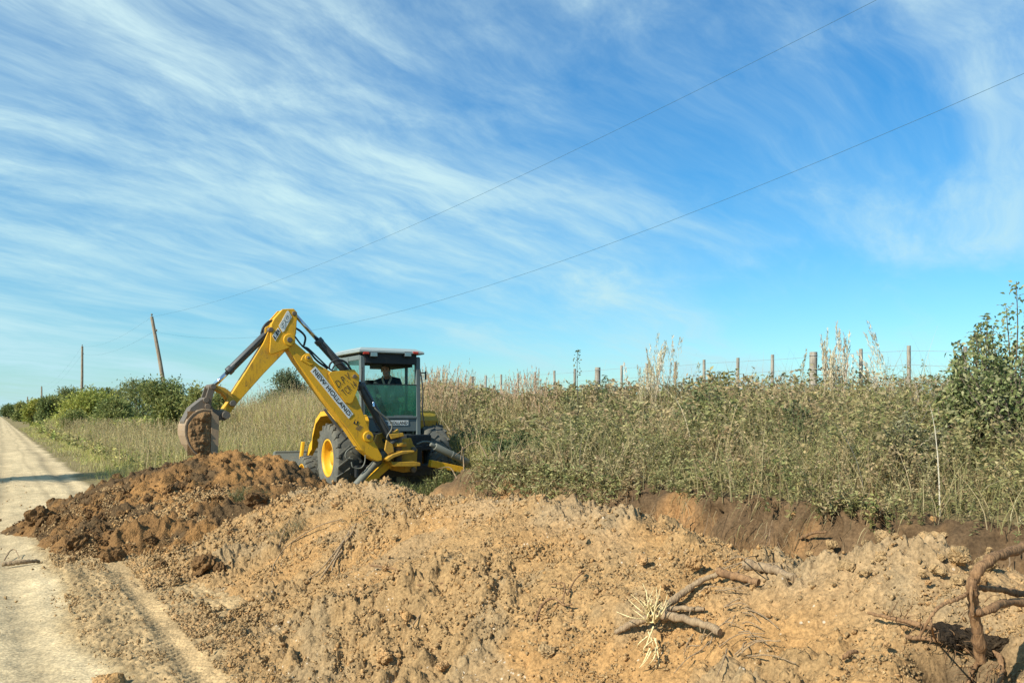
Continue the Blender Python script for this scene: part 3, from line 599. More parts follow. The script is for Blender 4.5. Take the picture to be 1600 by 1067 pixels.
for lab, pts, r in (('long thin root curving down the tan face left of the split root', [(536, 810, .0), (495, 826, .02), (450, 855, .02), (430, 880, .01), (424, 898, 0)], .006),
                    ('straight dark stick lying on the bank right of the split root', [(578, 884, .005), (605, 890, .015), (628, 893, .008)], .007),
                    ('thin straw coloured stick lying level across the middle of the bank', [(652, 917, .01), (700, 914, .015), (752, 911, .01)], .006),
                    ('dark curved root arching out of the middle of the bank', [(836, 970, .0), (848, 952, .03), (866, 945, .035), (880, 950, .02), (895, 947, .01)], .008),
                    ('thin dark root rising from the arching root', [(880, 948, .02), (882, 925, .04), (872, 920, .03), (857, 916, .01)], .005),
                    ('slim dark root lying up the slope right of the arching root', [(886, 932, .01), (898, 912, .02), (912, 896, .01)], .006),
                    ('short reddish stick at the foot of the tan bank', [(1317, 1031, .01), (1330, 1027, .02), (1341, 1022, .01)], .010),
                    ('brown stick lying at the bottom of the cut bank behind the crest', [(1250, 852, .06), (1272, 847, .08), (1292, 842, .06)], .014),
                    ('pale thin stem lying on the left part of the bank', [(395, 848, .01), (410, 840, .03), (438, 833, .01)], .006),
                    ('thin leaning stem crossing another on the left part of the bank', [(435, 858, .01), (443, 838, .04), (452, 815, .02)], .006),
                    ('thin pale stem lying beside the fresh heap low on the bank', [(352, 864, .0), (360, 856, .02), (367, 850, .01)], .006),
                    ('gnarled grey stick lying on the pale road', [(4, 885, .02), (22, 884, .03), (45, 882, .03), (62, 879, .02)], .026),
                    ('thin bent twig on the road behind the gnarled stick', [(7, 876, .01), (16, 869, .06), (24, 868, .06), (30, 873, .01)], .008),
                    ('thin twig lying near the bottom of the bank left of the tan lump', [(640, 985, .01), (655, 968, .02), (668, 945, .01)], .005),
                    ('thin stem lying in the grass mud between lump and split root', [(566, 800, .01), (590, 802, .03), (612, 812, .01)], .006),
                    ('small pale twig beside the wheel track', [(249, 905, .01), (255, 910, .015), (262, 914, .008)], .007),
                    ('pale straight twig lying in the wheel track', [(232, 944, .01), (243, 950, .012), (254, 956, .01)], .006)):
    sticks('stick', lab, 'stick', [(pts, r, r*.6)], 'root' if 'dark' in lab or 'red' in lab or 'arching' in lab or 'brown' in lab else 'stick')

# ------------------------------------------------------------------ the backhoe loader (local axes: x right, y forward, z up)
P0 = Vector((-2.455, 17.0, 0)); RX = Vector((C30, S30, 0)); FY = Vector((-S30, C30, 0))
BL = empty('backhoe_loader', P0, rad(30))
tag(BL, 'yellow backhoe loader standing behind the soil heaps with its boom swung to the road', 'backhoe')
def lp(px, py, y):                               # point on the local plane y = const seen at a pixel
    xr = (px-800)/F_PX; t = (y+P0.dot(FY))/(C30-S30*xr); w = Vector((xr*t, t, 0))-P0
    return Vector((w.dot(RX), y, EYE-(py-HZ)/F_PX*t))
def lx(px, py, x):                               # the same on the local plane x = const
    xr = (px-800)/F_PX; t = (x+P0.dot(RX))/(S30+C30*xr); w = Vector((xr*t, t, 0))-P0
    return Vector((x, w.dot(FY), EYE-(py-HZ)/F_PX*t))
def plate(mb, pix, y0, y1, mi=0, yref=None):     # outline measured on plane yref (default y0), filled from y0 to y1
    A = [lp(a, b, y0 if yref is None else yref) for a, b in pix]
    mb.slab([Vector((p.x, y0, p.z)) for p in A], [Vector((p.x, y1, p.z)) for p in A], mi)
def pin(mb, px, py, y0, y1, r, mi=0, yref=None):
    p = lp(px, py, y0 if yref is None else yref); mb.cyl((p.x, y0, p.z), (p.x, y1, p.z), r, 18, mi)
def text_into(mb, body, quad, mi, push, shear=0.0, bold=.012, squeeze=1.0, slab=None):
    cu = bpy.data.curves.new('t', 'FONT'); cu.body = body; cu.offset = bold; cu.resolution_u = 4
    o = bpy.data.objects.new('t', cu); SC.collection.objects.link(o); bpy.context.view_layer.update()
    me = bpy.data.meshes.new_from_object(o.evaluated_get(bpy.context.evaluated_depsgraph_get()))
    P = np.array([v.co[:2] for v in me.vertices]); lo, hi = P.min(0), P.max(0); Q = (P-lo)/(hi-lo)
    a, b, c, d = quad                            # bottom-left, bottom-right, top-right, top-left
    V = []
    for x, y in Q:
        p = (a*(1-x)+b*x)*(1-y)+(d*(1-x)+c*x)*y; V.append(p+push)
    mb.add(V, [tuple(f.vertices) for f in me.polygons], mi)
    bpy.data.objects.remove(o); bpy.data.curves.remove(cu); bpy.data.meshes.remove(me)
YK = -1.30                                       # plane of the boom
yn, yf_ = YK-.14, YK+.14
# boom
boomA = [(446, 527), (452, 523), (459, 527), (462, 536), (476, 548), (490, 563), (500, 571), (511, 577), (530, 588), (548, 606), (558, 621), (565, 638), (572, 658), (584, 688), (597, 712), (597, 719), (590, 721), (581.7, 717), (565, 703), (541.8, 668), (524, 646), (506.7, 625), (484, 594), (462.5, 564.5), (447, 540)]
m = MB(); plate(m, boomA, yn, yf_)
for a, b, r in ((452, 531, .085), (575, 682, .095), (481, 559, .055)):
    pin(m, a, b, yn-.03, yf_+.03, r, 0, yn); pin(m, a, b, yn-.045, yf_+.045, r*.45, 1, yn)
plate(m, [(505, 640), (520, 660), (541, 687), (541, 682), (523, 656), (508, 637)], yn-.012, yn+.01, 1)
plate(m, [(473, 556), (478, 551), (484, 552), (490, 562), (490, 570), (484, 571), (470, 563)], yn-.016, yn+.01, 0)
boom = m.build('boom', [M['yellow'], M['steel']], BL, .012)
m = MB(); plate(m, [(513.5, 584), (517, 580.6), (553.5, 577.2), (561.5, 586), (562, 592), (558, 611), (551, 628), (546, 631), (540, 629), (530, 615)], yn-.028, yn-.002, 0)
plate(m, [(519, 580), (553.5, 577.4), (561, 588), (557, 611), (548, 628), (540, 625), (528, 600)], yf_, yf_+.03, 0)
pin(m, 554, 588, yn-.045, yf_+.045, .035, 1, yn-.028)
pl = m.build('cheek_plate', [M['yellow'], M['steel']], boom, .006)
def q(pix, y): return [lp(a, b, y) for a, b in pix]
def lbl(name, parent, pix, y, body=None, inset=(.05, .16), bold=.03):
    m = MB(); A = q(pix, y); m.slab([p+Vector((0, -.004, 0)) for p in A], [p+Vector((0, .002, 0)) for p in A], 0)
    if body:
        a, b, c, d = A; i, j = inset
        def bl(x, y_): return (a*(1-x)+b*x)*(1-y_)+(d*(1-x)+c*x)*y_
        text_into(m, body, [bl(i, j), bl(1-i, j), bl(1-i, 1-j), bl(i, 1-j)], 1, Vector((0, -.009, 0)), bold=bold)
    o = m.build(name, [M['white'], M['ink'], M['greyink']], parent, fix=False); return o
o = lbl('decal', boom, [(485, 580), (544.7, 654), (552, 646.8), (492.6, 572)], yn-.003, 'NEW HOLLAND', (.03, .17), .02)
m = MB()
def zz(x, y): return (480+x*.1125, 560+y*.1125)
text_into(m, 'D.P.V.', q([zz(432, 412), zz(632, 268), zz(575, 180), zz(384, 322)], yn-.028), 0, Vector((0, -.004, 0)), bold=-.006)
text_into(m, 'TCR·14', q([zz(530, 528), zz(692, 388), zz(640, 305), zz(466, 446)], yn-.028), 0, Vector((0, -.004, 0)), bold=-.006)
m.build('lettering', [M['ink']], pl, fix=False)
m = MB(); A = q([zz(640, 900), zz(690, 925), zz(715, 875), zz(665, 845)], yn); m.slab([p+Vector((0, -.005, 0)) for p in A], [p+Vector((0, .001, 0)) for p in A], 0)
c0 = sum(A, Vector())/4
for k in range(5):
    a = -.9+k*.45; t_ = c0+Vector((math.sin(a)*.045, -.007, math.cos(a)*.045)); n_ = Vector((math.cos(a), 0, -math.sin(a)))*.008
    m.add([c0+Vector((0, -.007, -.03)), c0+n_+(t_-c0)*.5, t_, c0-n_+(t_-c0)*.5], [(0, 1, 2, 3)], 1)
A = q([zz(668, 975), zz(735, 1010), zz(770, 960), zz(705, 925)], yn)
for i in range(5):
    p, r_ = A[0]*(1-i/4)+A[3]*i/4, A[1]*(1-i/4)+A[2]*i/4
    m.add([p+Vector((0, -.004, 0)), r_+Vector((0, -.004, 0)), r_+Vector((0, -.004, .012)), p+Vector((0, -.004, .012))], [(0, 1, 2, 3)], 2)
m.build('warning_sticker', [M['ink'], M['yellow'], M['steel']], boom, fix=False)
# dipper arm
ys0, ys1 = YK-.10, YK+.10
m = MB()
plate(m, [(424, 506), (430, 497), (442, 484), (460, 484), (464.5, 490), (463, 520), (456, 548), (446, 549), (412, 584), (371, 630), (355.5, 651), (352, 653), (346, 652), (345, 645), (350, 636), (357, 627), (364, 612), (387, 576), (412, 535)], ys0, ys1)
plate(m, [(429, 497), (441.6, 482.8), (459, 482.2), (464.5, 488), (464.5, 497), (461.5, 524), (457, 540), (450.5, 544), (430, 552), (424, 553.5), (421, 550), (424, 506.6)], YK-.165, YK-.141, 0)
plate(m, [(429, 497), (441.6, 482.8), (459, 482.2), (464.5, 488), (464.5, 497), (461.5, 524), (457, 540), (450.5, 544), (430, 552), (424, 553.5), (421, 550), (424, 506.6)], YK+.141, YK+.165, 0, YK-.165)
plate(m, [(413, 535), (414, 512), (426, 505), (425, 515)], YK-.06, YK-.04, 0); plate(m, [(413, 535), (414, 512), (426, 505), (425, 515)], YK+.04, YK+.06, 0, YK-.06)
for a, b, r in ((452, 531, .10), ): pin(m, a, b, YK-.185, YK+.185, r, 0, YK-.165); pin(m, a, b, YK-.20, YK+.20, .045, 1, YK-.165)
for a, b, r in ((459.5, 490, .038), (423, 515, .04), (348.5, 648.5, .055), (364, 630, .05)): pin(m, a, b, YK-.19, YK+.19, r, 1, YK-.165)
dip = m.build('dipper_arm', [M['yellow'], M['steel']], BL, .01)
def zs(x, y): return (415+x*.0656, 475+y*.0656)
yl = YK-.168
m = MB()
for pts in ([zs(160, 760), zs(232, 880), zs(360, 665), zs(300, 560)], [zs(312, 520), zs(400, 668), zs(440, 650), zs(625, 310), zs(540, 160), zs(515, 160)]):
    A = q(pts, yl); m.slab([p+Vector((0, -.003, 0)) for p in A], [p+Vector((0, .004, 0)) for p in A], 0)
text_into(m, 'LB', q([zs(222, 858), zs(340, 655), zs(290, 575), zs(175, 768)], yl), 1, Vector((0, -.006, 0)), bold=.03)
text_into(m, '90', q([zs(415, 640), zs(605, 300), zs(525, 185), zs(330, 525)], yl), 2, Vector((0, -.006, 0)), bold=.055)
text_into(m, '90', q([zs(420, 622), zs(596, 303), zs(526, 202), zs(340, 525)], yl), 0, Vector((0, -.008, 0)), bold=-.01)
m.build('decal', [M['white'], M['ink'], M['greyink']], dip, fix=False)
# cylinders
def ram(name, a, b, split, r, rr, y=YK, mat='barrel', parent=BL, y2=None):
    A, B = lp(*a, y), lp(*b, y if y2 is None else y2); S = A.lerp(B, split)
    m = MB(); m.cyl(A, S, r, 20); d = (S-A).normalized(); m.cyl(S-d*.07, S+d*.015, r*1.12, 20); m.cyl(A, A+d*.05, r*1.1, 20)
    n = d.orthogonal().normalized(); m.tube([A+d*.08+Vector((0, -r*1.15, r*.5)), S-d*.1+Vector((0, -r*1.15, r*.5))], r*.18, 6)
    o = m.build(name, [M[mat]], parent, .006)
    m = MB(); m.cyl(S, B, rr, 16); m.build('rod', [M['chrome']], o)
    return o
ram('bucket_cylinder', (425, 513), (333, 604), .745, .062, .036)
ram('dipper_cylinder', (549, 590), (459.5, 490), .59, .068, .034)
ram('lift_cylinder', (614, 692), (556, 590), .90, .082, .045)
# bucket linkage
m = MB()
plate(m, [(333, 601), (340, 602), (352, 606), (360, 612), (365, 621), (368, 629), (364, 634), (359, 631), (356, 623), (349, 614), (340, 610), (333, 607)], YK-.15, YK-.11); plate(m, [(333, 601), (340, 602), (352, 606), (360, 612), (365, 621), (368, 629), (364, 634), (359, 631), (356, 623), (349, 614), (340, 610), (333, 607)], YK+.11, YK+.15, 0, YK-.15)
m.build('guide_link', [M['yellow_worn_shaded']], BL, .006)
m = MB()
L_ = [(327, 603), (332, 600), (337, 604), (331, 626), (330, 637), (325, 640), (320, 637), (321, 622)]
plate(m, L_, YK-.20, YK-.155); plate(m, L_, YK+.155, YK+.20, 0, YK-.20)
for a, b in ((333, 604), (324.5, 635), (322, 625)): pin(m, a, b, YK-.23, YK+.23, .045, 0, YK-.2)
m.build('bucket_link', [M['steel']], BL, .006)
# bucket: near side plate outline, rounded shell sheet, cutting edge, teeth
BW = .30; yb0, yb1 = YK-BW, YK+BW
side = [(341.5, 650), (342.4, 657), (341.5, 690), (340, 713), (328, 713), (309.6, 711), (302, 704), (295, 693), (291, 680), (290.5, 670), (293, 659.5), (301.7, 648), (309, 643), (317.5, 640.5), (331, 641.5)]
m = MB(); plate(m, side, yb0, yb0+.025); plate(m, side, yb1-.025, yb1, 0, yb0)
arc = [lp(a, b, yb0) for a, b in ([(331, 641.5), (317.5, 640.5), (309, 643), (301.7, 648), (296, 654.5), (293, 659.5), (290.8, 666), (290.5, 673), (291, 680), (295, 693), (302, 704), (309.6, 711), (320, 712.5), (330, 713.5)])]
c_ = Vector((sum(p.x for p in arc)/len(arc), 0, sum(p.z for p in arc)/len(arc)))
for i in range(len(arc)-1):
    a, b = arc[i], arc[i+1]
    def off(p, k): v = Vector((p.x-c_.x, 0, p.z-c_.z)).normalized()*k; return Vector((p.x+v.x, 0, p.z+v.z))
    m.slab([Vector((p.x, yb0-.012, p.z)) for p in (off(a, .022), off(b, .022), off(b, -.005), off(a, -.005))], [Vector((p.x, yb1+.012, p.z)) for p in (off(a, .022), off(b, .022), off(b, -.005), off(a, -.005))])
bk = m.build('bucket', [M['bucket']], BL, .004)
for ya, yb_ in ((yb0-.022, yb0-.003), (yb1+.003, yb1+.022)):
    m = MB(); plate(m, [(331, 641.5), (342, 650), (342.5, 657), (341.5, 690), (340, 715), (329, 714)], ya, yb_, 0, yb0-.022); m.build('side_cutter', [M['bucket']], bk, .004)
m = MB(); ear = [(349, 641), (354, 647), (353, 653), (347, 657), (341, 656), (331, 648), (318, 645), (306, 647), (296, 655), (289, 664), (285, 666), (284, 658), (295, 637), (309, 626), (318, 621), (324, 621), (327, 634), (331, 640)]
for y0 in (YK-.19, YK+.15): plate(m, ear, y0, y0+.04, 0, YK)
plate(m, [(318, 621), (323, 622), (312, 632), (298, 650), (290, 664), (285, 666), (284, 658), (295, 637), (309, 626)], YK-.15, YK+.15, 0, YK)
pin(m, 348.5, 648.5, YK-.26, YK+.26, .06, 0, YK); m.build('ear', [M['steel']], bk, .006)
for k in range(4):
    m = MB(); y = yb0+.05+k*(2*BW-.1)/3; a, b = lp(338, 711, yb0), lp(337.5, 719, yb0)
    m.slab([Vector((a.x-.05, y-.035, a.z)), Vector((a.x+.03, y-.035, a.z)), Vector((a.x+.03, y+.035, a.z)), Vector((a.x-.05, y+.035, a.z))], [Vector((b.x-.01, y-.02, b.z-.05)), Vector((b.x+.01, y-.02, b.z-.05)), Vector((b.x+.01, y+.02, b.z-.05)), Vector((b.x-.01, y+.02, b.z-.05))])
    m.build('tooth', [M['steel']], bk)
# earth plastered on the side of the bucket and in it
def mud(name, pix, y0, thick, seed, label):
    A = [lp(a, b, y0) for a, b in pix]; xs = [p.x for p in A]; zs_ = [p.z for p in A]
    n = 70; X, Z = np.meshgrid(np.linspace(min(xs), max(xs), n), np.linspace(min(zs_), max(zs_), n), indexing='ij')
    ins = np.zeros(X.shape, bool); dist = np.full(X.shape, 9.0)
    for i in range(len(A)):
        a, b = A[i], A[(i+1) % len(A)]
        cond = ((a.z > Z) != (b.z > Z)) & (X < (b.x-a.x)*(Z-a.z)/(b.z-a.z+1e-12)+a.x); ins ^= cond
        t = np.clip(((X-a.x)*(b.x-a.x)+(Z-a.z)*(b.z-a.z))/((b.x-a.x)**2+(b.z-a.z)**2), 0, 1)
        dist = np.minimum(dist, np.hypot(X-a.x-t*(b.x-a.x), Z-a.z-t*(b.z-a.z)))
    e = np.where(ins, np.clip(dist/.06, 0, 1)**.6, -np.clip(dist/.03, 0, 1))
    h = thick*e*(.55+.5*fbm(X*4, Z*4, seed, 3)+.6*lumps(X*7, Z*7, seed+3, .6)+.35*lumps(X*16, Z*16, seed+7, .7))
    h = np.where(ins, np.maximum(h, -.01), -.02)
    V = np.stack([X.ravel(), (y0-h).ravel(), Z.ravel()], 1)
    W_ = np.outer(V[:, 0], RX)+np.outer(V[:, 1], FY)+np.outer(V[:, 2], (0, 0, 1))+np.array(P0)
    me = np_mesh(name, W_, grid_faces(n, n), smooth=True); me.materials.append(M['mud']); return tag(link(name, me), label, 'soil')
mud('bucket_soil', [(329.5, 644), (329.5, 711), (312, 711), (303, 703), (296.5, 692), (293, 680), (294, 664), (301, 653), (310, 646), (320, 642.5)], yb0-.004, .05, 501, 'damp brown soil plastered on the side of the digging bucket')
# swing frame, king post
m = MB()
plate(m, [(626, 686), (642.5, 684), (646, 694), (652.5, 702), (651, 736), (630, 738), (612, 734), (600, 722), (596, 716), (612, 706), (622, 700)], YK+.28, YK+.36)
plate(m, [(596, 716), (606, 709), (622, 704), (640, 703), (640, 706), (622, 709), (608, 714), (600, 720)], YK-.22, YK+.30, 0, YK)
plate(m, [(604, 721), (640, 720), (650, 722), (650, 727), (636, 728), (610, 728)], YK-.20, YK+.30, 0, YK)
plate(m, [(604, 687), (614, 694), (616, 706), (607, 710), (601, 703)], YK-.16, YK-.12)
plate(m, [(596, 680), (606, 676), (616, 682), (616, 700), (606, 712), (598, 720), (588, 716), (590, 700)], YK+.12, YK+.20, 0, YK-.1)
plate(m, [(610, 684), (614, 676), (622, 670), (624, 674), (616, 684)], YK-.1, YK-.04); plate(m, [(608, 678), (630, 676), (632, 681), (612, 686)], YK-.12, YK+.1)
pin(m, 648, 702, YK+.2, YK+.4, .045, 1); pin(m, 647, 734, YK+.2, YK+.4, .05, 1)
kp = lp(622, 700, YK+.05); m.cyl((kp.x, kp.y, lp(0, 738, YK).z), (kp.x, kp.y, 1.22), .07, 18, 1)
for zc_ in (.62, .96): m.cyl((kp.x, kp.y, zc_), (kp.x, kp.y, zc_+.07), .15, 20, 0)
m.build('swing_frame', [M['yellow_worn_shaded'], M['steel']], BL, .01)
m = MB()
for a, b, c in ((592, 706, 608), (604, 712, 618)): m.cyl(lp(a, b, YK+.1), lp(c+16, b-6, YK+.45), .06, 14)
m.build('swing_cylinder', [M['steel']], BL, .005)
# chassis and hood
m = MB(); m.box((0, -.45, .72), (.80, .9, .46)); m.box((0, 1.0, .70), (.62, 2.6, .40)); m.box((0, -.78, .50), (1.7, .20, .22)); m.box((0, 0, .68), (1.3, .30, .34)); m.box((0, 2.1, .42), (1.5, .22, .22)); m.box((.45, -.3, 1.0), (.5, .7, .3)); m.box((-.35, -.4, 1.02), (.5, .6, .34))
m.build('chassis', [M['dark']], BL, .02)
m = MB(); m.slab([Vector((x, y, z)) for x, y, z in ((-.42, 1.25, .9), (.42, 1.25, .9), (.42, 1.25, 1.52), (-.42, 1.25, 1.52))], [Vector((x, y, z)) for x, y, z in ((-.40, 2.75, .8), (.40, 2.75, .8), (.38, 2.75, 1.36), (-.38, 2.75, 1.36))])
m.build('hood', [M['yellow']], BL, .06, 3)
m = MB(); m.tube([(.3, 2.1, 1.35), (.3, 2.1, 2.1), (.3, 2.02, 2.2)], .035, 12); m.build('exhaust_pipe', [M['steel']], BL)
# wheels
def wheel(name, r, w, rim_r, x, y, z, side, nl, lug):
    root = empty(name, (x, y, z)); root.parent = BL; sd = side
    m = MB(); hw = w/2
    m.lathe((0, 0, 0), (1, 0, 0), [(rim_r, -hw*.82), (rim_r*1.12, -hw*.98), (r*.80, -hw*1.0), (r*.925, -hw*.90), (r*.955, -hw*.5), (r*.96, 0), (r*.955, hw*.5), (r*.925, hw*.90), (r*.80, hw*1.0), (rim_r*1.12, hw*.98), (rim_r, hw*.82)], 48)
    for k in range(nl):
        for s_ in (-1, 1):
            a0 = 6.28318*(k+(.25 if s_ > 0 else -.25))/nl; sw = .30 if lug > .03 else .12; A = []; B = []
            for (u_, t_, w_) in ((.03, sw, .055), (1.0, 0, .075)):
                for e in (-1, 1):
                    a = a0+t_*-1+e*w_*(.66/r)*.5; xx = s_*hw*u_*.98
                    for lst, rr in ((A, r*(.945 if u_ < .5 else .90)), (B, r*(1.0 if u_ < .5 else .965))):
                        lst.append(Vector((xx, math.cos(a)*rr, math.sin(a)*rr)))
            A = [A[0], A[1], A[3], A[2]]; B = [B[0], B[1], B[3], B[2]]; m.slab(A, B)
            p = []                               # shoulder of the lug on the sidewall
            for rr, xx in ((r*.965, hw*.97), (r*.80, hw*1.03)):
                for e in (-1, 1):
                    a = a0+e*.035*(.66/r); p.append(Vector((s_*xx, math.cos(a)*rr, math.sin(a)*rr)))
            p = [p[0], p[1], p[3], p[2]]; m.slab(p, [v-Vector((s_*.05, 0, 0)) for v in p])
    m.build('tyre', [M['rubber']], root, .008)
    m = MB(); o = sd*hw
    m.lathe((0, 0, 0), (sd, 0, 0), [(rim_r*1.06, hw*.86), (rim_r*1.06, hw*.93), (rim_r*.97, hw*.93), (rim_r*.93, hw*.7), (rim_r*.88, hw*.35), (rim_r*.78, hw*.22), (rim_r*.55, hw*.30), (rim_r*.38, hw*.36), (rim_r*.36, hw*.55), (rim_r*.2, hw*.6), (.001, hw*.6)], 40)
    m.lathe((0, 0, 0), (sd, 0, 0), [(rim_r*1.06, -hw*.86), (rim_r*1.06, -hw*.93), (rim_r*.9, -hw*.9), (rim_r*.8, -hw*.3), (.001, -hw*.3)], 40)
    for k in range(8):
        a = 6.28318*k/8; m.cyl((o*.30, math.cos(a)*rim_r*.5, math.sin(a)*rim_r*.5), (o*.42, math.cos(a)*rim_r*.5, math.sin(a)*rim_r*.5), .018, 8, 1)
    m.build('rim', [M['yellow'], M['steel']], root)
    return root
wheel('rear_wheel', .67, .47, .335, -.90, 0, .72, -1, 20, .06); wheel('rear_wheel', .67, .47, .335, .90, 0, .72, 1, 20, .06)
wheel('front_wheel', .43, .34, .24, -.82, 2.1, .26, -1, 18, .02); wheel('front_wheel', .43, .34, .24, .82, 2.1, .26, 1, 18, .02)
# fenders
for sx in (-1, 1):
    m = MB(); ye = -.52 if sx < 0 else -.27; P = [(ye, 1.42), (ye+.08, 1.50), (-.10, 1.60), (.28, 1.58), (.58, 1.44), (.78, 1.16), (.84, .90)]
    for (ya, za), (yb_, zb) in zip(P, P[1:]):
        xi, xo = sx*.50, sx*(1.14 if sx < 0 else 1.0)
        m.slab([Vector((xi, ya, za)), Vector((xo, ya, za)), Vector((xo, ya, za-.03)), Vector((xi, ya, za-.03))], [Vector((xi, yb_, zb)), Vector((xo, yb_, zb)), Vector((xo, yb_, zb-.03)), Vector((xi, yb_, zb-.03))])
        m.slab([Vector((xo, ya, za+.002)), Vector((xo+sx*.02, ya, za+.002)), Vector((xo+sx*.02, ya, za-.09)), Vector((xo, ya, za-.09))], [Vector((xo, yb_, zb+.002)), Vector((xo+sx*.02, yb_, zb+.002)), Vector((xo+sx*.02, yb_, zb-.09)), Vector((xo, yb_, zb-.09))])
    xo = abs(xo)-.01; m.slab([Vector((sx*.50, ye, 1.415)), Vector((sx*xo, ye, 1.415)), Vector((sx*(xo-.03), ye+.02, 1.29)), Vector((sx*.50, ye+.02, 1.24))], [Vector((sx*.50, ye+.02, 1.415)), Vector((sx*xo, ye+.02, 1.415)), Vector((sx*(xo-.03), ye+.04, 1.29)), Vector((sx*.50, ye+.04, 1.24))])
    m.build('fender', [M['yellow'] if sx < 0 else M['yellow_worn_shaded']], BL, .006)  # same yellow on both; duller tone at right stands in for cab shade
# stabilisers
for sx in (-1, 1):
    if sx > 0: leg = [(.42, .64), (1.27, .46)]; cy = [(.40, .99), (1.16, .64)]
    else: leg = [(-.34, .70), (-.92, .22)]; cy = [(-.42, .92), (-1.02, .30)]
    m = MB(); a, b = Vector((leg[0][0], YK+.12, leg[0][1])), Vector((leg[1][0], YK+.12, leg[1][1])); d = (b-a).normalized(); n = Vector((-d.z, 0, d.x))*.065
    m.slab([a+n+Vector((0, -.07, 0)), b+n*.8+Vector((0, -.07, 0)), b-n*.8+Vector((0, -.07, 0)), a-n+Vector((0, -.07, 0))], [a+n+Vector((0, .07, 0)), b+n*.8+Vector((0, .07, 0)), b-n*.8+Vector((0, .07, 0)), a-n+Vector((0, .07, 0))])
    m.box(b+Vector((sx*.05, 0, -.08)), (.34, .30, .05)); so = m.build('stabilizer', [M['yellow']], BL, .01)
    m = MB(); A, B = Vector((cy[0][0], YK+.05, cy[0][1])), Vector((cy[1][0], YK+.05, cy[1][1])); m.cyl(A.lerp(B, .12), B, .065, 18); m.cyl(A, A.lerp(B, .14), .035, 12); m.cyl(A.lerp(B, .55), A.lerp(B, .6), .07, 18)
    m.build('cylinder', [M['greydust']], so, .006)
# loader arms and bucket in front
for sx in (-1, 1):
    m = MB(); P = curve([(sx*.52, .9, 1.25), (sx*.52, 1.9, 1.15), (sx*.55, 2.7, .85), (sx*.58, 3.15, .35)], 6)
    for a, b in zip(P, P[1:]): m.slab([a+Vector((-.05, 0, .09)), a+Vector((.05, 0, .09)), a+Vector((.05, 0, -.09)), a+Vector((-.05, 0, -.09))], [b+Vector((-.05, 0, .09)), b+Vector((.05, 0, .09)), b+Vector((.05, 0, -.09)), b+Vector((-.05, 0, -.09))])
    la = m.build('loader_arm', [M['yellow']], BL)
    m = MB(); m.slab([Vector((sx*.70, 2.78, .95)), Vector((sx*.75, 2.80, .95)), Vector((sx*.75, 3.05, .30)), Vector((sx*.70, 3.02, .30))], [Vector((sx*.70, 2.88, .95)), Vector((sx*.75, 2.90, .95)), Vector((sx*.75, 3.17, .30)), Vector((sx*.70, 3.14, .30))]); m.build('tilt_lever', [M['yellow']], la, .006)
m = MB(); P = [(3.95, .10), (3.30, .0), (3.18, .15), (3.24, .45), (3.42, .70), (3.50, .72)]
for (a, b), (c, d) in zip(P, P[1:]): m.slab([Vector((-1.16, a, b)), Vector((1.16, a, b)), Vector((1.16, a+.01, b+.03)), Vector((-1.16, a+.01, b+.03))], [Vector((-1.16, c, d)), Vector((1.16, c, d)), Vector((1.16, c+.03, d+.01)), Vector((-1.16, c+.03, d+.01))])
for sx in (-1, 1): m.slab([Vector((sx*1.16, a, b)) for a, b in P], [Vector((sx*1.19, a, b)) for a, b in P])
m.box((0, 3.46, .70), (2.34, .10, .05)); m.build('loader_bucket', [M['greydust']], BL, .01)
# cab
x0, x1, yr, yfr = -.56, .56, -.33, 1.22; zr, zb_ = 2.62, 1.22
cab = empty('cab', (0, 0, 1.1)); cab.parent = BL
def cb(mb, name, mats, bevel=0, par=None, fix=True):
    o = mb.build(name, mats, par or cab, bevel, fix=fix); o.location = (0, 0, 0)
    if par is None: o.location = (0, 0, -1.1)
    return o
m = MB()
def post(a, b, w, d): m.slab([Vector((a[0]+i*w/2, a[1]+j*d/2, a[2])) for i, j in ((-1, -1), (1, -1), (1, 1), (-1, 1))], [Vector((b[0]+i*w/2, b[1]+j*d/2, b[2])) for i, j in ((-1, -1), (1, -1), (1, 1), (-1, 1))])
for sx in (-1, 1):
    post((sx*.56, yr, 1.10), (sx*.56, yr+.03, zr), .085, .10); post((sx*.60, .32, 1.10), (sx*.60, .32, zr), .05, .06); post((sx*.58, yfr, 1.10), (sx*.56, yfr-.05, zr), .06, .08)
    m.box((sx*.60, .44, 1.36), (.03, 1.5, .50)); m.box((sx*.58, .44, zr-.03), (.06, 1.5, .09))
m.box((0, yr, 1.33), (1.04, .05, .24)); m.box((0, yr-.012, 1.475), (1.04, .06, .045)); m.box((0, yfr, 1.2), (1.1, .05, .4)); m.box((0, yfr-.02, zr-.04), (1.1, .06, .10))
cb(m, 'cab_frame', [M['cabgrey']], .01)
m = MB(); m.box((0, yr+.01, zr-.04), (1.04, .09, .20)); m.box((0, .45, zr-.015), (1.14, 1.5, .03)); m.box((.28, .35, zr-.10), (.5, 1.0, .16)); m.box((-.2, yr+.06, zr-.145), (.6, .05, .02))
cb(m, 'headliner', [M['dark']], .01)
m = MB(); m.box((0, .45, 1.08), (1.12, 1.5, .06)); cb(m, 'cab_floor', [M['dark']], .01)
m = MB(); lo = [(-.66, yr-.10), (.66, yr-.10), (.68, .4), (.64, yfr+.12), (-.64, yfr+.12), (-.68, .4)]
m.slab([Vector((a, b, zr+.055)) for a, b in lo], [Vector((a*1.0, b, zr+.095)) for a, b in lo]); m.slab([Vector((a, b, zr+.097)) for a, b in lo], [Vector((a*.82, .44+(b-.44)*.78, zr+.165)) for a, b in lo])
cb(m, 'cab_roof', [M['roof']], .03)
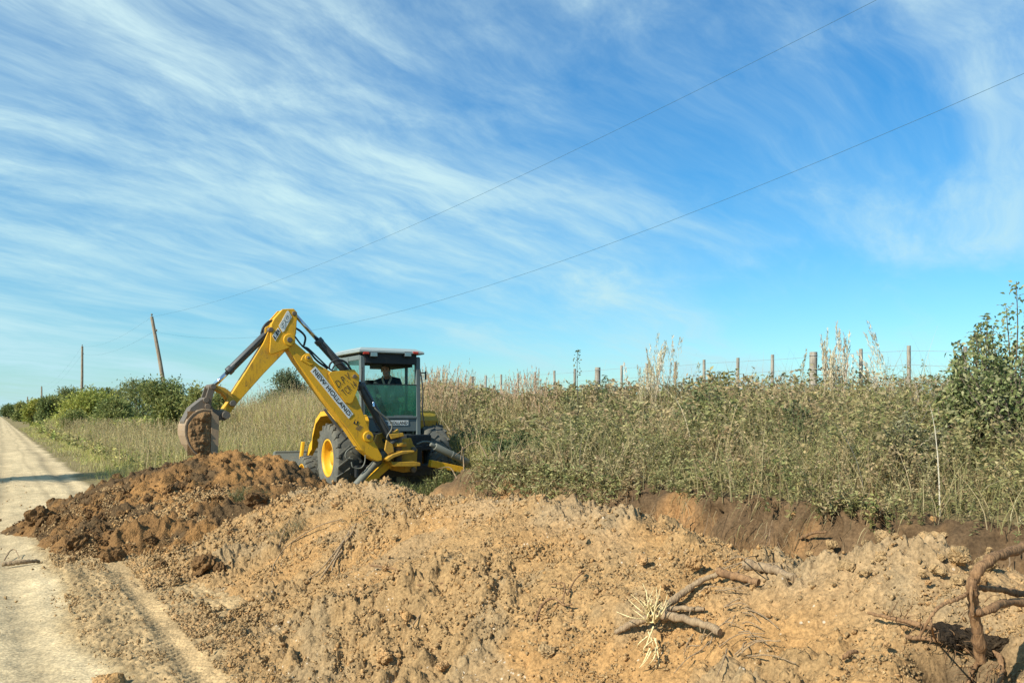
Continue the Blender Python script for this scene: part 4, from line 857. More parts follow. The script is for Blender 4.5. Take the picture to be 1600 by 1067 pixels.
for px in (583, 636):
    m = MB(); p = lp(px, 554, yr-.05); m.box((p.x, yr-.06, p.z), (.155, .07, .10), 0); m.box((p.x, yr-.098, p.z), (.13, .014, .078), 1); cb(m, 'work_light', [M['dark'], M['lamp']], .012)
for px in (571.5, 648.5):
    m = MB(); p = lp(px, 551.5, yr-.06); m.box((p.x, yr-.07, p.z), (.12, .06, .05)); cb(m, 'tail_light', [M['red']], .012)
m = MB(); m.box((0, yr-.02, 1.79), (1.03, .012, .60)); m.box((0, yr-.02, 2.095), (1.03, .02, .018), 1); cb(m, 'rear_window', [M['glass'], M['dark']])
for sx in (-1, 1):
    m = MB(); m.box((sx*.60, 0, 2.09), (.01, .56, .96)); m.box((sx*.60, .76, 2.09), (.01, .84, .96)); m.cyl((sx*.62, .42, 1.75), (sx*.62, .42, 1.95), .012, 8, 1); cb(m, 'side_window', [M['sideglass'], M['dark']])
m = MB(); m.box((0, yfr-.02, 2.0), (1.08, .01, 1.15)); cb(m, 'windscreen', [M['clearglass']])
pn = lbl('nameplate', cab, [(592, 664.5), (638, 664.5), (638, 656.5), (592, 656.5)], yr-.028, 'NEW HOLLAND', (.03, .17), .02); pn.location = (0, 0, -1.1)
m = MB(); A = q([(616, 653.5), (645, 653.5), (645, 648.5), (616, 648.5)], yr-.03); m.slab([p+Vector((0, -.004, 0)) for p in A], A, 0); m.build('sticker', [M['cabgrey']], cab).location = (0, 0, -1.1)
m = MB(); m.box((.09, .42, 1.50), (.5, .5, .14)); m.box((.09, .66, 1.88), (.48, .12, .66)); m.cyl((.09, .42, 1.1), (.09, .42, 1.45), .10); cb(m, 'seat', [M['dark']], .04)
m = MB(); m.tube([(.05, 1.05, 1.1), (.05, .95, 1.75)], .05); m.lathe((.05, .94, 1.78), (0, -.3, 1), [(.19, -.012), (.20, 0), (.19, .012), (.18, 0), (.19, -.012)], 24); cb(m, 'steering_wheel', [M['dark']])
for xx in (-.12, .0, .32, .40):
    m = MB(); m.tube([(xx, -.10, 1.12), (xx, -.14, 1.72)], .012, 8); m.ball((xx, -.14, 1.74), .028, 8); cb(m, 'control_lever', [M['dark']])
for sx in (-1, 1):
    m = MB(); m.tube(curve([(sx*.58, yr-.05, 2.4), (sx*.62, yr-.10, 2.0), (sx*.60, yr-.12, 1.6), (sx*.66, yr-.10, 1.3)]), .014, 8); cb(m, 'handrail', [M['dark']])
m = MB(); m.tube([(.60, yr-.02, 2.33), (.70, yr-.05, 2.33)], .012, 6); m.box((.70, yr-.05, 2.28), (.03, .02, .16)); cb(m, 'mirror', [M['dark']])
m = MB()
for k in range(4): m.box((.33+k*.004, yr-.05, 1.13-k*.07), (.14, .03, .05))
cb(m, 'step', [M['cabgrey']], .004)
# hoses
def hose(pts, r=.016, mt='hose'):
    m = MB(); m.tube(curve(pts, 8), r, 8); m.build('hydraulic_hose', [M[mt]], BL)
y_ = YK-.05
hose([lp(461, 512, y_), lp(470, 518, y_), lp(477, 527, y_), lp(475, 540, y_)], .018)
hose([lp(458, 522, y_), lp(472, 540, y_), lp(482, 545, y_), lp(500, 562, y_), lp(516, 577, y_), lp(524, 580, y_)], .014)
hose([lp(472, 540, y_), lp(484, 550, y_), lp(495, 563, y_), lp(512, 576, y_)], .018)
hose([lp(514, 575, YK-.16), lp(517, 567, YK-.18), lp(528, 562, YK-.2), lp(540, 566, YK-.18), lp(549, 578, YK-.12)], .017)
hose([lp(519, 577, YK-.1), lp(524, 570, YK-.12), lp(534, 569, YK-.12), lp(541, 580, YK-.1)], .014)
hose([lp(430, 501, YK), lp(420, 503, YK-.02), lp(412, 511, YK-.02), lp(408, 522, YK)], .020); hose([lp(432, 503, YK+.06), lp(421, 506, YK+.05), lp(414, 514, YK+.05), lp(410, 526, YK+.05)], .020)
hose([lp(583, 632, YK-.12), lp(588, 640, YK-.14), lp(600, 650, YK-.14), lp(611, 660, YK-.14), lp(612, 670, YK-.12), lp(605, 682, YK-.08), lp(607, 690, YK-.02)], .014, 'greydust')
hose([lp(583, 628, YK-.11), lp(584, 636, YK-.13)], .02, 'chrome')
hose([lp(566, 699, YK+.05), lp(552, 698, YK), lp(541, 706, YK), lp(541, 715, YK), lp(552, 717, YK)], .012, 'greydust'); hose([lp(549, 722, YK), lp(552, 730, YK), lp(564, 731, YK), lp(570, 722, YK), lp(571, 708, YK)], .012, 'greydust')
hose([lp(651, 694, YK+.3), lp(662, 690, YK+.3), lp(676, 692, YK+.3), lp(684, 702, YK+.3), lp(680, 710, YK+.3)], .018, 'greydust')
hose([lp(664, 697, YK+.32), lp(675, 696, YK+.32), lp(680, 703, YK+.32), lp(672, 707, YK+.32)], .016)
hose([lp(600, 690, YK+.1), lp(596, 680, YK+.2), lp(603, 668, YK+.5), lp(615, 672, YK+.6)], .018)
hose([lp(603, 680, YK+.05), lp(590, 668, YK+.3), lp(580, 640, YK+.5), lp(577, 615, YK+.55)], .016)

# ------------------------------------------------------------------ the operator, seated in the cab and turned towards the bucket
def person():
    root = empty('person', (0, 0, 0)); tag(root, 'man in a dark jacket sitting in the cab, looking towards the bucket', 'person')
    # figure in its own axes: x to his left, -y the way he faces, z up; hips at the origin
    def L(*p): return Vector(p)
    def remesh(mb, name, material, vox, par, sm=6):
        o = mb.build(name, [material], par, fix=False)
        r = o.modifiers.new('r', 'REMESH'); r.mode = 'VOXEL'; r.voxel_size = vox; r.use_smooth_shade = True
        k = o.modifiers.new('s', 'SMOOTH'); k.iterations = sm; k.factor = .4
        return o
    hd = L(0, -.10, .66)
    b = MB()
    b.ball(hd+L(0, 0, .035), (.076, .092, .098), 14); b.ball(hd+L(0, -.035, -.055), (.058, .062, .062), 12); b.ball(hd+L(0, -.055, -.095), (.034, .03, .024), 10)
    b.tube([hd+L(0, -.088, .03), hd+L(0, -.112, -.018), hd+L(0, -.085, -.03)], [.010, .016, .012], 8)
    b.tube([hd+L(-.03, -.082, -.055), hd+L(0, -.096, -.055), hd+L(.03, -.082, -.055)], [.006, .010, .006], 8)
    b.tube([hd+L(-.055, -.072, .035), hd+L(0, -.092, .036), hd+L(.055, -.072, .035)], [.008, .010, .008], 8)
    for sx in (-1, 1): b.ball(hd+L(sx*.078, .005, -.005), (.012, .022, .032), 8)
    b.tube([hd+L(0, .01, -.05), L(0, .0, .52), L(0, .02, .46)], [.052, .055, .075], 14)
    b.tube([L(0, .02, .46), L(0, .03, .30), L(0, .02, .12), L(0, 0, .0)], [.12, .145, .135, .14], 16)
    for sx in (-1, 1):
        sh, el, wr = L(sx*.185, .01, .43), L(sx*.26, -.12, .20), L(sx*.15, -.34, .22)
        b.tube([L(sx*.06, .02, .45), sh, el.lerp(sh, .5), el, wr.lerp(el, .5), wr], [.07, .062, .050, .042, .036, .028], 12)
        d = (wr-el).normalized(); pm = wr+d*.075; side = L(-sx*1, -.25, 0).normalized()
        b.tube([wr, wr+d*.04, pm, pm+d*.015], [.027, .035, .037, .030], 10)
        for f, (o_, ln) in enumerate(((-.027, .07), (-.009, .08), (.009, .075), (.027, .06))):
            p = pm+side*o_; b.tube([p, p+d*ln*.45+L(0, 0, -.004), p+d*ln*.7+L(0, 0, -.030), p+d*ln*.6+L(0, 0, -.055)], [.0095, .009, .0085, .007], 8)
        p = wr+d*.03+side*.03; b.tube([p, p+side*.022+d*.025+L(0, 0, -.01), p+side*.020+d*.05+L(0, 0, -.028)], [.012, .011, .008], 8)
        hp, kn, an = L(sx*.10, .0, .0), L(sx*.15, -.42, .05), L(sx*.14, -.46, -.36)
        b.tube([hp, hp.lerp(kn, .5), kn, kn.lerp(an, .4), an, an+L(0, -.02, -.05)], [.095, .082, .062, .058, .042, .045], 12)
        b.tube([an+L(0, .03, -.06), an+L(0, -.06, -.07), an+L(0, -.17, -.08)], [.042, .042, .034], 10)
    body = remesh(b, 'body', M['skin'], .0075, root, 4)
    b = MB(); b.ball(hd+L(0, .012, .062), (.083, .094, .088), 14); b.tube([hd+L(0, .085, .02), hd+L(0, .07, -.06)], [.055, .045], 10); b.tube([hd+L(-.05, -.062, .105), hd+L(.05, -.062, .105)], [.024, .024], 8)
    for sx in (-1, 1): b.tube([hd+L(sx*.074, -.01, .05), hd+L(sx*.074, -.015, -.005)], [.02, .012], 8)
    remesh(b, 'hair', M['hair'], .008, root)
    b = MB()
    for sx in (-1, 1): b.ball(hd+L(sx*.03, -.083, .012), (.013, .008, .007), 8); b.tube([hd+L(sx*.014, -.092, .034), hd+L(sx*.05, -.078, .032)], [.006, .004], 6)
    b.tube([hd+L(-.028, -.094, -.055), hd+L(0, -.104, -.056), hd+L(.028, -.094, -.055)], [.003, .004, .003], 6)
    b.build('eyes', [M['eye']], root)
    b = MB(); b.tube([L(0, .02, .50), L(0, .03, .42), L(0, .035, .28), L(0, .02, .06)], [.085, .165, .172, .165], 16)
    for sx in (-1, 1):
        sh, el, wr = L(sx*.185, .01, .43), L(sx*.26, -.12, .20), L(sx*.15, -.34, .22)
        b.tube([L(sx*.05, .02, .46), sh, el.lerp(sh, .5), el, wr.lerp(el, .5), wr.lerp(el, .04)], [.085, .082, .068, .060, .052, .042], 12)
    remesh(b, 'jacket', M['jacket'], .010, root)
    b = MB()
    for sx in (-1, 1): b.tube(curve([hd+L(sx*.065, .03, -.10), L(sx*.075, -.05, .50), L(sx*.045, -.125, .43), L(sx*.01, -.155, .34)], 6), [.022]*18+[.014], 8)
    remesh(b, 'collar', M['tan'], .008, root)
    b = MB()
    for sx in (-1, 1):
        hp, kn, an = L(sx*.10, .0, .0), L(sx*.15, -.42, .05), L(sx*.14, -.46, -.36)
        b.tube([hp, hp.lerp(kn, .5), kn, kn.lerp(an, .4), an], [.112, .098, .078, .074, .062], 12)
    remesh(b, 'trousers', M['jeans'], .012, root)
    return root
pr = person()
pr.location = Vector(P0)+RX*.20+FY*.22+Vector((0, 0, 1.70)); pr.rotation_euler = (rad(6), rad(-4), rad(30-30)); pr.scale = (1.06, 1.06, 1.06)

# ------------------------------------------------------------------ poles and wires
def pole(px, pytop, Y, pxb, r, label):
    top = at(px, pytop, Y); b = at(pxb, HZ, Y); zb = float(gz(*to_su(b.x, b.y))); b.z = zb-.3
    d = (top-Vector((b.x, b.y, zb))); o = empty('utility_pole', (b.x, b.y, zb)); tag(o, label, 'utility pole', 'poles along the road')
    P = [Vector((0, 0, -.4)), d*.3, d*.65+Vector((.02, 0, 0)), d]; m = MB(); m.tube(P, [r*1.3, r*1.15, r, r*.82], 14); m.build('pole', [M['pole']], o, fix=False)
    for k, dz in enumerate((0.02, .78)):
        m = MB(); p = d*(1-dz/d.length); m.tube([p, p+Vector((.0, 0, .03+.05*(k == 0)))+Vector((.10*(k > 0), 0, 0))], .02, 6); m.lathe(p+Vector((.10*(k > 0), 0, .03+.05*(k == 0))), (0, 0, 1), [(.02, 0), (.05, .02), (.05, .06), (.03, .10), (.001, .11)], 10); m.build('insulator', [M['greydust']], o)
    return top, d
tA, dA = pole(237, 495, 45.3, 272, .095, 'nearest wooden utility pole, tall and leaning left above the bushes')
tB, dB = pole(128.5, 541, 84, 127, .115, 'slim upright utility pole behind the yellow green bush')
tC, dC = pole(65, 604, 166, 65, .15, 'distant short utility pole, third along the road')
tD, dD = pole(43, 620, 250, 43, .19, 'farthest tiny utility pole at the end of the row')
def sagline(pts, r, label):
    P = []
    for (a, b, sag) in pts:
        for k in range(25): t = k/24; p = a.lerp(b, t); p.z -= 4*sag*t*(1-t); P.append(p)
    m = MB(); m.tube([p for i, p in enumerate(P) if i == 0 or (p-P[i-1]).length > 1e-4], r, 6); tag(m.build('power_line', [M['cable']], fix=False), label, 'power line', 'overhead wires')
def V3(s, u, z): return Vector((*su(s, u), z))
lo = lambda t, d: t-d.normalized()*.75
sagline([(V3(-3.73, 11.73, 8.54), tA, 1.128), (tA, tB, .5), (tB, tC, .9), (tC, tD, .9)], .0032, 'upper black wire running from the leaning pole to the top edge of the sky')
sagline([(V3(2.53, 12.92, 7.08), lo(tA, dA), 1.963), (lo(tA, dA), lo(tB, dB), .5), (lo(tB, dB), lo(tC, dC), .9)], .0034, 'lower black wire passing above the cab to the right edge of the sky')

# ------------------------------------------------------------------ fence
UF = 12.0
fo = empty('wire_fence', (*su(12, UF), 1.25)); tag(fo, 'old wire fence with grey wooden posts standing in the weeds on the bank', 'fence')
finv = Matrix.Translation(-Vector(fo.location))
posts = [(1420, 540, 0), (1345, 545, 0), (1271, 550, 1), (1207, 554, 0), (1153, 559, 0), (1100, 562, 0), (1055, 565, 0), (1011, 568, 0), (971, 571, 0), (934, 574, 1), (898, 576, 0), (866, 579, 0), (836, 581, 0), (809, 583, 0), (783, 585, 0), (759, 587, 0), (737, 588, 1), (716, 590, 0), (697, 591, 0)]
for k in range(1, 12): s_ = (.7233-.076*k)*UF; x, y = su(s_, UF); posts.append((800+F_PX*x/y, HZ-F_PX*1.0/y, 1 if k in (4, 11) else 0))
for k in range(1, 16): s_ = (2.13+.11*k)*UF; x, y = su(s_, UF); posts.append((800+F_PX*x/y, HZ-F_PX*1.02/y, k % 5 == 0))
random.seed(21); tops = []
for px, py, thick in posts:
    Y = y_for(px, UF); t = at(px, py, Y); s_, u_ = to_su(t.x, t.y); zb = float(gz(s_, u_))-.3; tops.append((s_, t))
    r = .068 if thick else .031; P = [Vector((t.x+random.uniform(-.09, .09), t.y, zb)), t.lerp(Vector((t.x, t.y, zb)), .5)+Vector((random.uniform(-.012, .012), 0, 0)), t]
    m = MB(); m.tube(P, [r*1.05, r*random.uniform(.95, 1.05), r*random.uniform(.9, 1)], 12 if thick else 7)
    if thick:
        for dz in (.06, .30, .55): m.lathe(t-Vector((0, 0, dz)), (0, 0, 1), [(r*.9, -.004), (r+.006, -.004), (r+.006, .004), (r*.9, .004)], 12, 1)
    o = m.build('post', [M['wood'], M['wire']], fo, fix=False); o.matrix_parent_inverse = finv
    if thick: o['label'] = 'thick fence post'
tops.sort(key=lambda a: a[0])
for k, dz in enumerate((.08, .30, .55, .80)):
    m = MB(); P = [t-Vector((0, .05, dz+random.uniform(-.015, .015))) for _, t in tops]; m.tube(P, .0028, 5)
    o = m.build('wire', [M['wire']], fo, fix=False); o.matrix_parent_inverse = finv

# ------------------------------------------------------------------ plants
class Cloud:                                     # leaves and blades collected as arrays
    def __init__(s): s.V = []; s.Q = []; s.C = []; s.n = 0
    def put(s, V, Q, C):
        s.V.append(V.reshape(-1, 3)); s.Q.append(Q.reshape(-1, 4)+s.n); s.C.append(C.reshape(-1, 3)); s.n += V.reshape(-1, 3).shape[0]
    def leaves(s, P, D, L, Wd, col):
        n = len(P)
        if not n: return
        r = rng.standard_normal((n, 3)); S = np.cross(D, r); S /= np.linalg.norm(S, axis=1, keepdims=True)+1e-9
        N = np.cross(S, D); L = np.broadcast_to(L, n)[:, None]; Wd = np.broadcast_to(Wd, n)[:, None]
        mid = P+D*L*.45+N*L*.06
        V = np.stack([P, mid+S*Wd*.5, P+D*L-np.array([0, 0, 1])*L*.10, mid-S*Wd*.5], 1)
        Q = np.arange(n*4).reshape(n, 4); s.put(V, Q, np.repeat(col[:, None, :], 4, 1))
    def ribbons(s, P, w, col, taper=1.0):        # P (n,k,3)
        n, k, _ = P.shape
        a = rng.uniform(0, 6.283, n); S = np.stack([np.cos(a), np.sin(a), np.zeros(n)], 1)[:, None, :]
        t = np.linspace(0, 1, k)[None, :, None]; hw = np.broadcast_to(w, n)[:, None, None]*.5*(1-taper*.92*t**1.5)
        V = np.stack([P-S*hw, P+S*hw], 2).reshape(n, 2*k, 3)
        b = np.arange(n)[:, None, None]*2*k+(np.arange(k-1)*2)[None, :, None]; Q = b+np.array([0, 1, 3, 2])[None, None, :]
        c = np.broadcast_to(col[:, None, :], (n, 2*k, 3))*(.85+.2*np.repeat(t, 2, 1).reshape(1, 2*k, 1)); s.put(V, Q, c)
    def blades(s, B, H, lean, w, col, k=5):      # curved grass blades from roots B
        n = len(B); a = rng.uniform(0, 6.283, n); t = np.linspace(0, 1, k)[None, :, None]
        dirs = np.stack([np.cos(a), np.sin(a), np.zeros(n)], 1)[:, None, :]; H = np.broadcast_to(H, n)[:, None, None]; l = np.broadcast_to(lean, n)[:, None, None]
        P = B[:, None, :]+np.array([0, 0, 1.0])*H*(t-.35*l*t**2)+dirs*H*l*t**1.8
        s.ribbons(P, w, col); return P
    def weeds(s, B, H, lean, nl, L, Wd, col, lcol, t0=.12, stemw=.006):   # leafy stems
        n = len(B); P = s.blades(B, H, lean, stemw, col*.9, 5)
        t = t0+(1-t0)*rng.random((n, nl)); i = np.clip((t*4).astype(int), 0, 3); f = (t*4-i)[:, :, None]; r = np.arange(n)[:, None]
        p = P[r, i]*(1-f)+P[r, i+1]*f
        a = rng.uniform(0, 6.283, (n, nl)); e = rng.normal(.25, .45, (n, nl)); D = np.stack([np.cos(a)*np.cos(e), np.sin(a)*np.cos(e), np.sin(e)], 2)
        c = lcol[:, None, :]*rng.uniform(.65, 1.35, (n, nl, 1))
        s.leaves(p.reshape(-1, 3), D.reshape(-1, 3), (np.broadcast_to(L, n)[:, None]*rng.uniform(.6, 1.3, (n, nl))).ravel(), (np.broadcast_to(Wd, n)[:, None]*rng.uniform(.7, 1.2, (n, nl))).ravel(), c.reshape(-1, 3))
    def panicles(s, B, H, lean, col, pcol, w=.008, npan=26, plen=.30, spread=.05, seed=.035):    # tall grass stalks with feathery heads
        n = len(B); P = s.blades(B, H, lean, w, col, 7)
        tip, pre = P[:, -1], P[:, -2]; ax = tip-pre; ax /= np.linalg.norm(ax, axis=1, keepdims=True)
        t = rng.random((n, npan)); p = tip[:, None]-ax[:, None]*(plen*t)[:, :, None]
        a = rng.uniform(0, 6.283, (n, npan)); o = np.stack([np.cos(a), np.sin(a), np.zeros_like(a)], 2)*(spread*(.25+.75*t))[:, :, None]
        D = ax[:, None]+o*6*.4; D = D+rng.standard_normal(D.shape)*.18; D /= np.linalg.norm(D, axis=2, keepdims=True)
        c = pcol[:, None]*rng.uniform(.75, 1.25, (n, npan, 1))
        s.leaves((p+o*.4).reshape(-1, 3), D.reshape(-1, 3), rng.uniform(.7, 1.5, n*npan)*seed*1.8, seed*.30, c.reshape(-1, 3))
    def build(s, name, material='veg', parent=None, origin=None):
        V, Q, C = np.concatenate(s.V), np.concatenate(s.Q), np.concatenate(s.C)
        if origin is not None: V = V-np.array(origin)
        me = np_mesh(name, V, Q, cols=np.clip(C, .004, 1)); me.materials.append(M[material]); o = link(name, me, parent)
        if origin is not None and parent is None: o.location = origin
        return o
def pick(n, *cols, var=.16):
    c = np.array(cols)[rng.integers(0, len(cols), n)]; return c*rng.uniform(1-var, 1+var, (n, 1))*rng.uniform(.94, 1.06, (n, 3))
GREEN = ((.19, .20, .068), (.225, .22, .078), (.15, .17, .06), (.27, .245, .095))
OLIVE = ((.33, .30, .125), (.28, .265, .105), (.39, .33, .155), (.24, .235, .095))
STRAW = ((.46, .37, .18), (.53, .43, .23), (.40, .31, .155), (.36, .30, .145))
PINKY = ((.52, .36, .22), (.45, .31, .19), (.58, .44, .28))
PLUME = ((.62, .53, .36), (.55, .46, .30), (.66, .58, .42))
VERGE = ((.52, .47, .15), (.45, .44, .13), (.58, .50, .21), (.36, .39, .11))
BG = ((.22, .24, .075), (.26, .27, .085), (.17, .205, .065)); YG = ((.35, .36, .075), (.40, .39, .085), (.29, .31, .07)); DG = ((.14, .18, .06), (.17, .20, .068), (.20, .22, .078))
def rootz(s, u): x, y = su(s, u); return np.stack([x, y, gz(s, u)-.02], 1)
def in_view(B, mrg=220):
    X, Y = B[:, 0], B[:, 1]; px = 800+F_PX*X/np.maximum(Y, .1); return (Y > 1.2) & (px > -mrg) & (px < 1600+mrg)
def patch(n, s0, s1, u0, u1, keep=None, pw=1.0):
    s = s0+(s1-s0)*rng.random(n)**pw; u = rng.uniform(u0, u1, n); B = rootz(s, u); k = in_view(B)
    if keep is not None: k &= keep(s, u)
    return s[k], u[k], B[k]
def off_machine(s, u): return ~((s > 11.6) & (s < 20.8) & (u < 7.75)) & ~((s > 12.6) & (s < 14.2) & (u < 8.2))
# undergrowth on the cut bank at right
wd = Cloud()
s, u, B = patch(15500, -1.5, 27, 6.08, 12.9, off_machine, 1.15)
nz = perlin(s*.75, u*.75, 601); nz2 = perlin(s*1.9, u*1.9, 603)
H = (.54+.42*nz+.30*nz2+.10*sstep(7, 9, u)+.28*sstep(9.5, 11.5, u)+.16*rng.standard_normal(len(s))*.6)*(1-.30*sstep(7.2, 6.1, u)); H = np.clip(H, .16, 1.2)
dist = np.hypot(B[:, 0], B[:, 1]); k = np.clip(dist/10, .75, 2.2)
g = np.clip(.20+1.2*perlin(s*.9+7, u*.9, 605)+.25*rng.standard_normal(len(s)), 0, 1)[:, None]; b_ = (perlin(s*.7+3, u*.9, 609)+.2*rng.standard_normal(len(s)) > .14)[:, None]
lc = pick(len(s), *OLIVE)*(1-g)+pick(len(s), *GREEN)*g; lc = np.where(b_, pick(len(s), (.38, .29, .155), (.44, .35, .19), (.33, .25, .13)), lc)
big_ = 1+.55*(perlin(s*1.2+5, u*1.2, 613) > .22)
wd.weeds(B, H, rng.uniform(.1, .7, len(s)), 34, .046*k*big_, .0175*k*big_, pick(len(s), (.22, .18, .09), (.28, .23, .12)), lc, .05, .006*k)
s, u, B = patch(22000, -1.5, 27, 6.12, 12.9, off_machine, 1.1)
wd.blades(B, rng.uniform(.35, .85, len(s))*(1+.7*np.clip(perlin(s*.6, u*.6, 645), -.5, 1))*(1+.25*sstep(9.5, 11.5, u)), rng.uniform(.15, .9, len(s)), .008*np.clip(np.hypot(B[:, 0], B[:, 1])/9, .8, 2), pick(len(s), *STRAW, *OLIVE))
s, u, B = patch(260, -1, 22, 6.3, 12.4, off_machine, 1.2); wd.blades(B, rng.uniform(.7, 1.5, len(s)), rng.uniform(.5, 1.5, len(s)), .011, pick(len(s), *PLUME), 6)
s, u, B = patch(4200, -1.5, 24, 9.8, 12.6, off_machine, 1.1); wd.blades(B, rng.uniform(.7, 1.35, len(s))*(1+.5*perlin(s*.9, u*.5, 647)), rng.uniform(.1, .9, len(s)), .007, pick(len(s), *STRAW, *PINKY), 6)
tag(wd.build('undergrowth'), 'dense olive green weeds covering the cut bank at right', 'undergrowth', kind='stuff')
# weeds leaning over the lip of the trench
lp_ = Cloud(); s, u, B = patch(2400, -1, 12.4, 5.95, 6.6, lambda s, u: perlin(s*1.6, u, 607) > -.05); a = rng.normal(0, .9, len(s))
d = np.stack([-C30*np.cos(a), -S30*np.cos(a), 0*a], 1); H = .08+.5*rng.random(len(s))**2; t = np.linspace(0, 1, 6)[None, :, None]
P = B[:, None]+d[:, None]*H[:, None, None]*t*.75+np.array([0, 0, 1.0])*(H[:, None, None]*(.75*t-1.15*t**2)); lp_.ribbons(P, .007, pick(len(s), *STRAW, *OLIVE))
s, u, B = patch(1500, -1, 11.6, 5.9, 6.35, lambda s, u: (s > 8.2+.6*perlin(s*2, u, 641)) | ((perlin(s*1.1, u*0, 643) > .2) & (u > 6.08))); B[:, 2] = np.maximum(B[:, 2], .25+.35*rng.random(len(s)))
lp_.weeds(B, rng.uniform(.12, .42, len(s)), rng.uniform(.5, 1.6, len(s)), 22, .048, .018, pick(len(s), *STRAW), pick(len(s), *OLIVE, *GREEN), .05)
n_ = 420; s = rng.uniform(-.5, 9.5, n_); u = rng.uniform(5.88, 6.1, n_); x, y = su(s, u); t = np.linspace(0, 1, 5)[None, :, None]; L_ = .1+.45*rng.random(n_)**2
B = np.stack([x, y, rng.uniform(.3, .62, n_)], 1); P = B[:, None]+np.stack([rng.normal(-.08, .1, n_), rng.normal(-.05, .1, n_), -L_], 1)[:, None]*t+rng.standard_normal((n_, 5, 3))*.012; lp_.ribbons(P, .007, pick(n_, (.20, .13, .07), (.12, .08, .045), (.30, .22, .12)))
tag(lp_.build('overhanging_grass', 'dry'), 'straw and grass hanging over the lip of the trench', 'grass', kind='stuff')
# dry grass on the rise behind and beside the machine
dg = Cloud(); s, u, B = patch(30000, 17.5, 46, 7.6, 13.5, off_machine, 1.3)
dist = np.hypot(B[:, 0], B[:, 1]); H = (.48+.52*sstep(20, 26, s))*np.clip(1.0+.3*perlin(s*.4, u*.4, 611)+.2*rng.standard_normal(len(s)), .35, 1.7)*(.35+.65*sstep(7.6, 9, u))
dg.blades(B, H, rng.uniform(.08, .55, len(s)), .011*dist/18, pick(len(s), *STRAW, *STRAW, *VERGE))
s, u, B = patch(4200, 17.5, 44, 7.8, 13.5, off_machine, 1.3); dg.panicles(B, np.clip(rng.normal(1.25, .25, len(s)), .6, 1.9)*(.5+.5*sstep(20, 26, s)), rng.uniform(.05, .3, len(s)), pick(len(s), *STRAW), pick(len(s), *STRAW, *PINKY), .010, 12, .22, .03, .03)
s, u, B = patch(3600, 17.5, 46, 7.6, 12.5, off_machine, 1.3); dg.weeds(B, rng.uniform(.3, .8, len(s)), rng.uniform(.1, .5, len(s)), 14, .10, .035, pick(len(s), *STRAW), pick(len(s), *OLIVE, *VERGE), .1, .01)
tag(dg.build('dry_grass'), 'tall dry straw coloured grass on the rise behind the machine', 'grass', kind='stuff')
# verge along the road
vg = Cloud(); s, u, B = patch(62000, 14.5, 120, 1.75, 8.4, lambda s, u: off_machine(s, u) & (rng.random(len(s)) < sstep(1.7, 2.6, u+.3*perlin(s*.5, u, 621))), 2.0)
dist = np.hypot(B[:, 0], B[:, 1]); H = (.16+.66*sstep(2.2, 5.0, u)+.16*perlin(s*.25, u*.5, 623))*rng.uniform(.6, 1.35, len(s)); H = np.clip(H, .08, 1.1)
mixv = (perlin(s*.22, u*.6, 625) > .05)[:, None]
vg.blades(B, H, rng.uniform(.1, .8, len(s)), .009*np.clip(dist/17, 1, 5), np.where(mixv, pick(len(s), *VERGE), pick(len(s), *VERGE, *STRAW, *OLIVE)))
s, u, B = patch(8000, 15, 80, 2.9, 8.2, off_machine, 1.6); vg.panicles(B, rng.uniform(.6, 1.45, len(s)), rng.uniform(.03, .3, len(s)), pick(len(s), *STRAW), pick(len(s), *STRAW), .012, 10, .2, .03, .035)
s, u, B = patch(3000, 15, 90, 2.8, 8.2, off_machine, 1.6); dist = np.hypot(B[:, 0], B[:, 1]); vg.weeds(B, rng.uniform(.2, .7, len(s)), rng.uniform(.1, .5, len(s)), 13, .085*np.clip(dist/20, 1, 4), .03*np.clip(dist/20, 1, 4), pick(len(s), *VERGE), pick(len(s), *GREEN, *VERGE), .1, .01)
s, u, B = patch(3800, 45, 130, 3.6, 7.6, lambda s, u: off_machine(s, u) & (perlin(s*.12, u*.5, 631) > -.15), 1.5); dist = np.hypot(B[:, 0], B[:, 1]); k = np.clip(dist/22, 1, 5); vg.weeds(B, (.35+.75*sstep(3, 6, u))*rng.uniform(.6, 1.5, len(s)), rng.uniform(.1, .5, len(s)), 20, .10*k, .045*k, pick(len(s), *VERGE), pick(len(s), *YG, *VERGE, *BG), .05, .012)
tag(vg.build('verge_grass'), 'yellow green grass growing on the verge beside the dirt road', 'grass', kind='stuff')
# tufts of green grass under the machine and on the bank edge
def tuft(name, px, py, wpx, n, H, cols, label, w=.006, leafy_n=0, lean=(.1, .7), dy=0, Y=None):
    c = hit(px, py) if Y is None else at(px, py, Y); r = wpx/2/F_PX*c.y; a = rng.uniform(0, 6.283, n); q_ = np.sqrt(rng.random(n))*r
    x, y = c.x+np.cos(a)*q_, c.y+np.sin(a)*q_*.7+dy; s, u = to_su(x, y); B = np.stack([x, y, surf(s, u)-.01], 1); cl = Cloud()
    cl.blades(B, H*rng.uniform(.5, 1.25, n), rng.uniform(*lean, n), w, pick(n, *cols))
    if leafy_n: i = rng.integers(0, n, leafy_n); cl.weeds(B[i], H*rng.uniform(.6, 1.2, leafy_n), rng.uniform(.1, .4, leafy_n), 16, .06, .022, pick(leafy_n, *GREEN), pick(leafy_n, *GREEN)*1.1, .1)
    return tag(cl.build(name, origin=tuple(c)), label, 'grass', kind='thing')
TG = ((.14, .17, .055), (.10, .14, .04), (.20, .21, .08), (.28, .25, .12))
tuft('grass_tuft', 612, 757, 60, 420, .34, TG, 'green grass tuft in front of the stabilizer under the machine', leafy_n=14, Y=14.9)
tuft('grass_tuft', 652, 760, 60, 380, .30, TG, 'green grass tuft below the swing frame at the right end of the machine', leafy_n=16, Y=14.7)
tuft('grass_tuft', 690, 762, 50, 260, .36, TG, 'leafy green tuft below the yellow right stabilizer leg', leafy_n=26, Y=14.6)
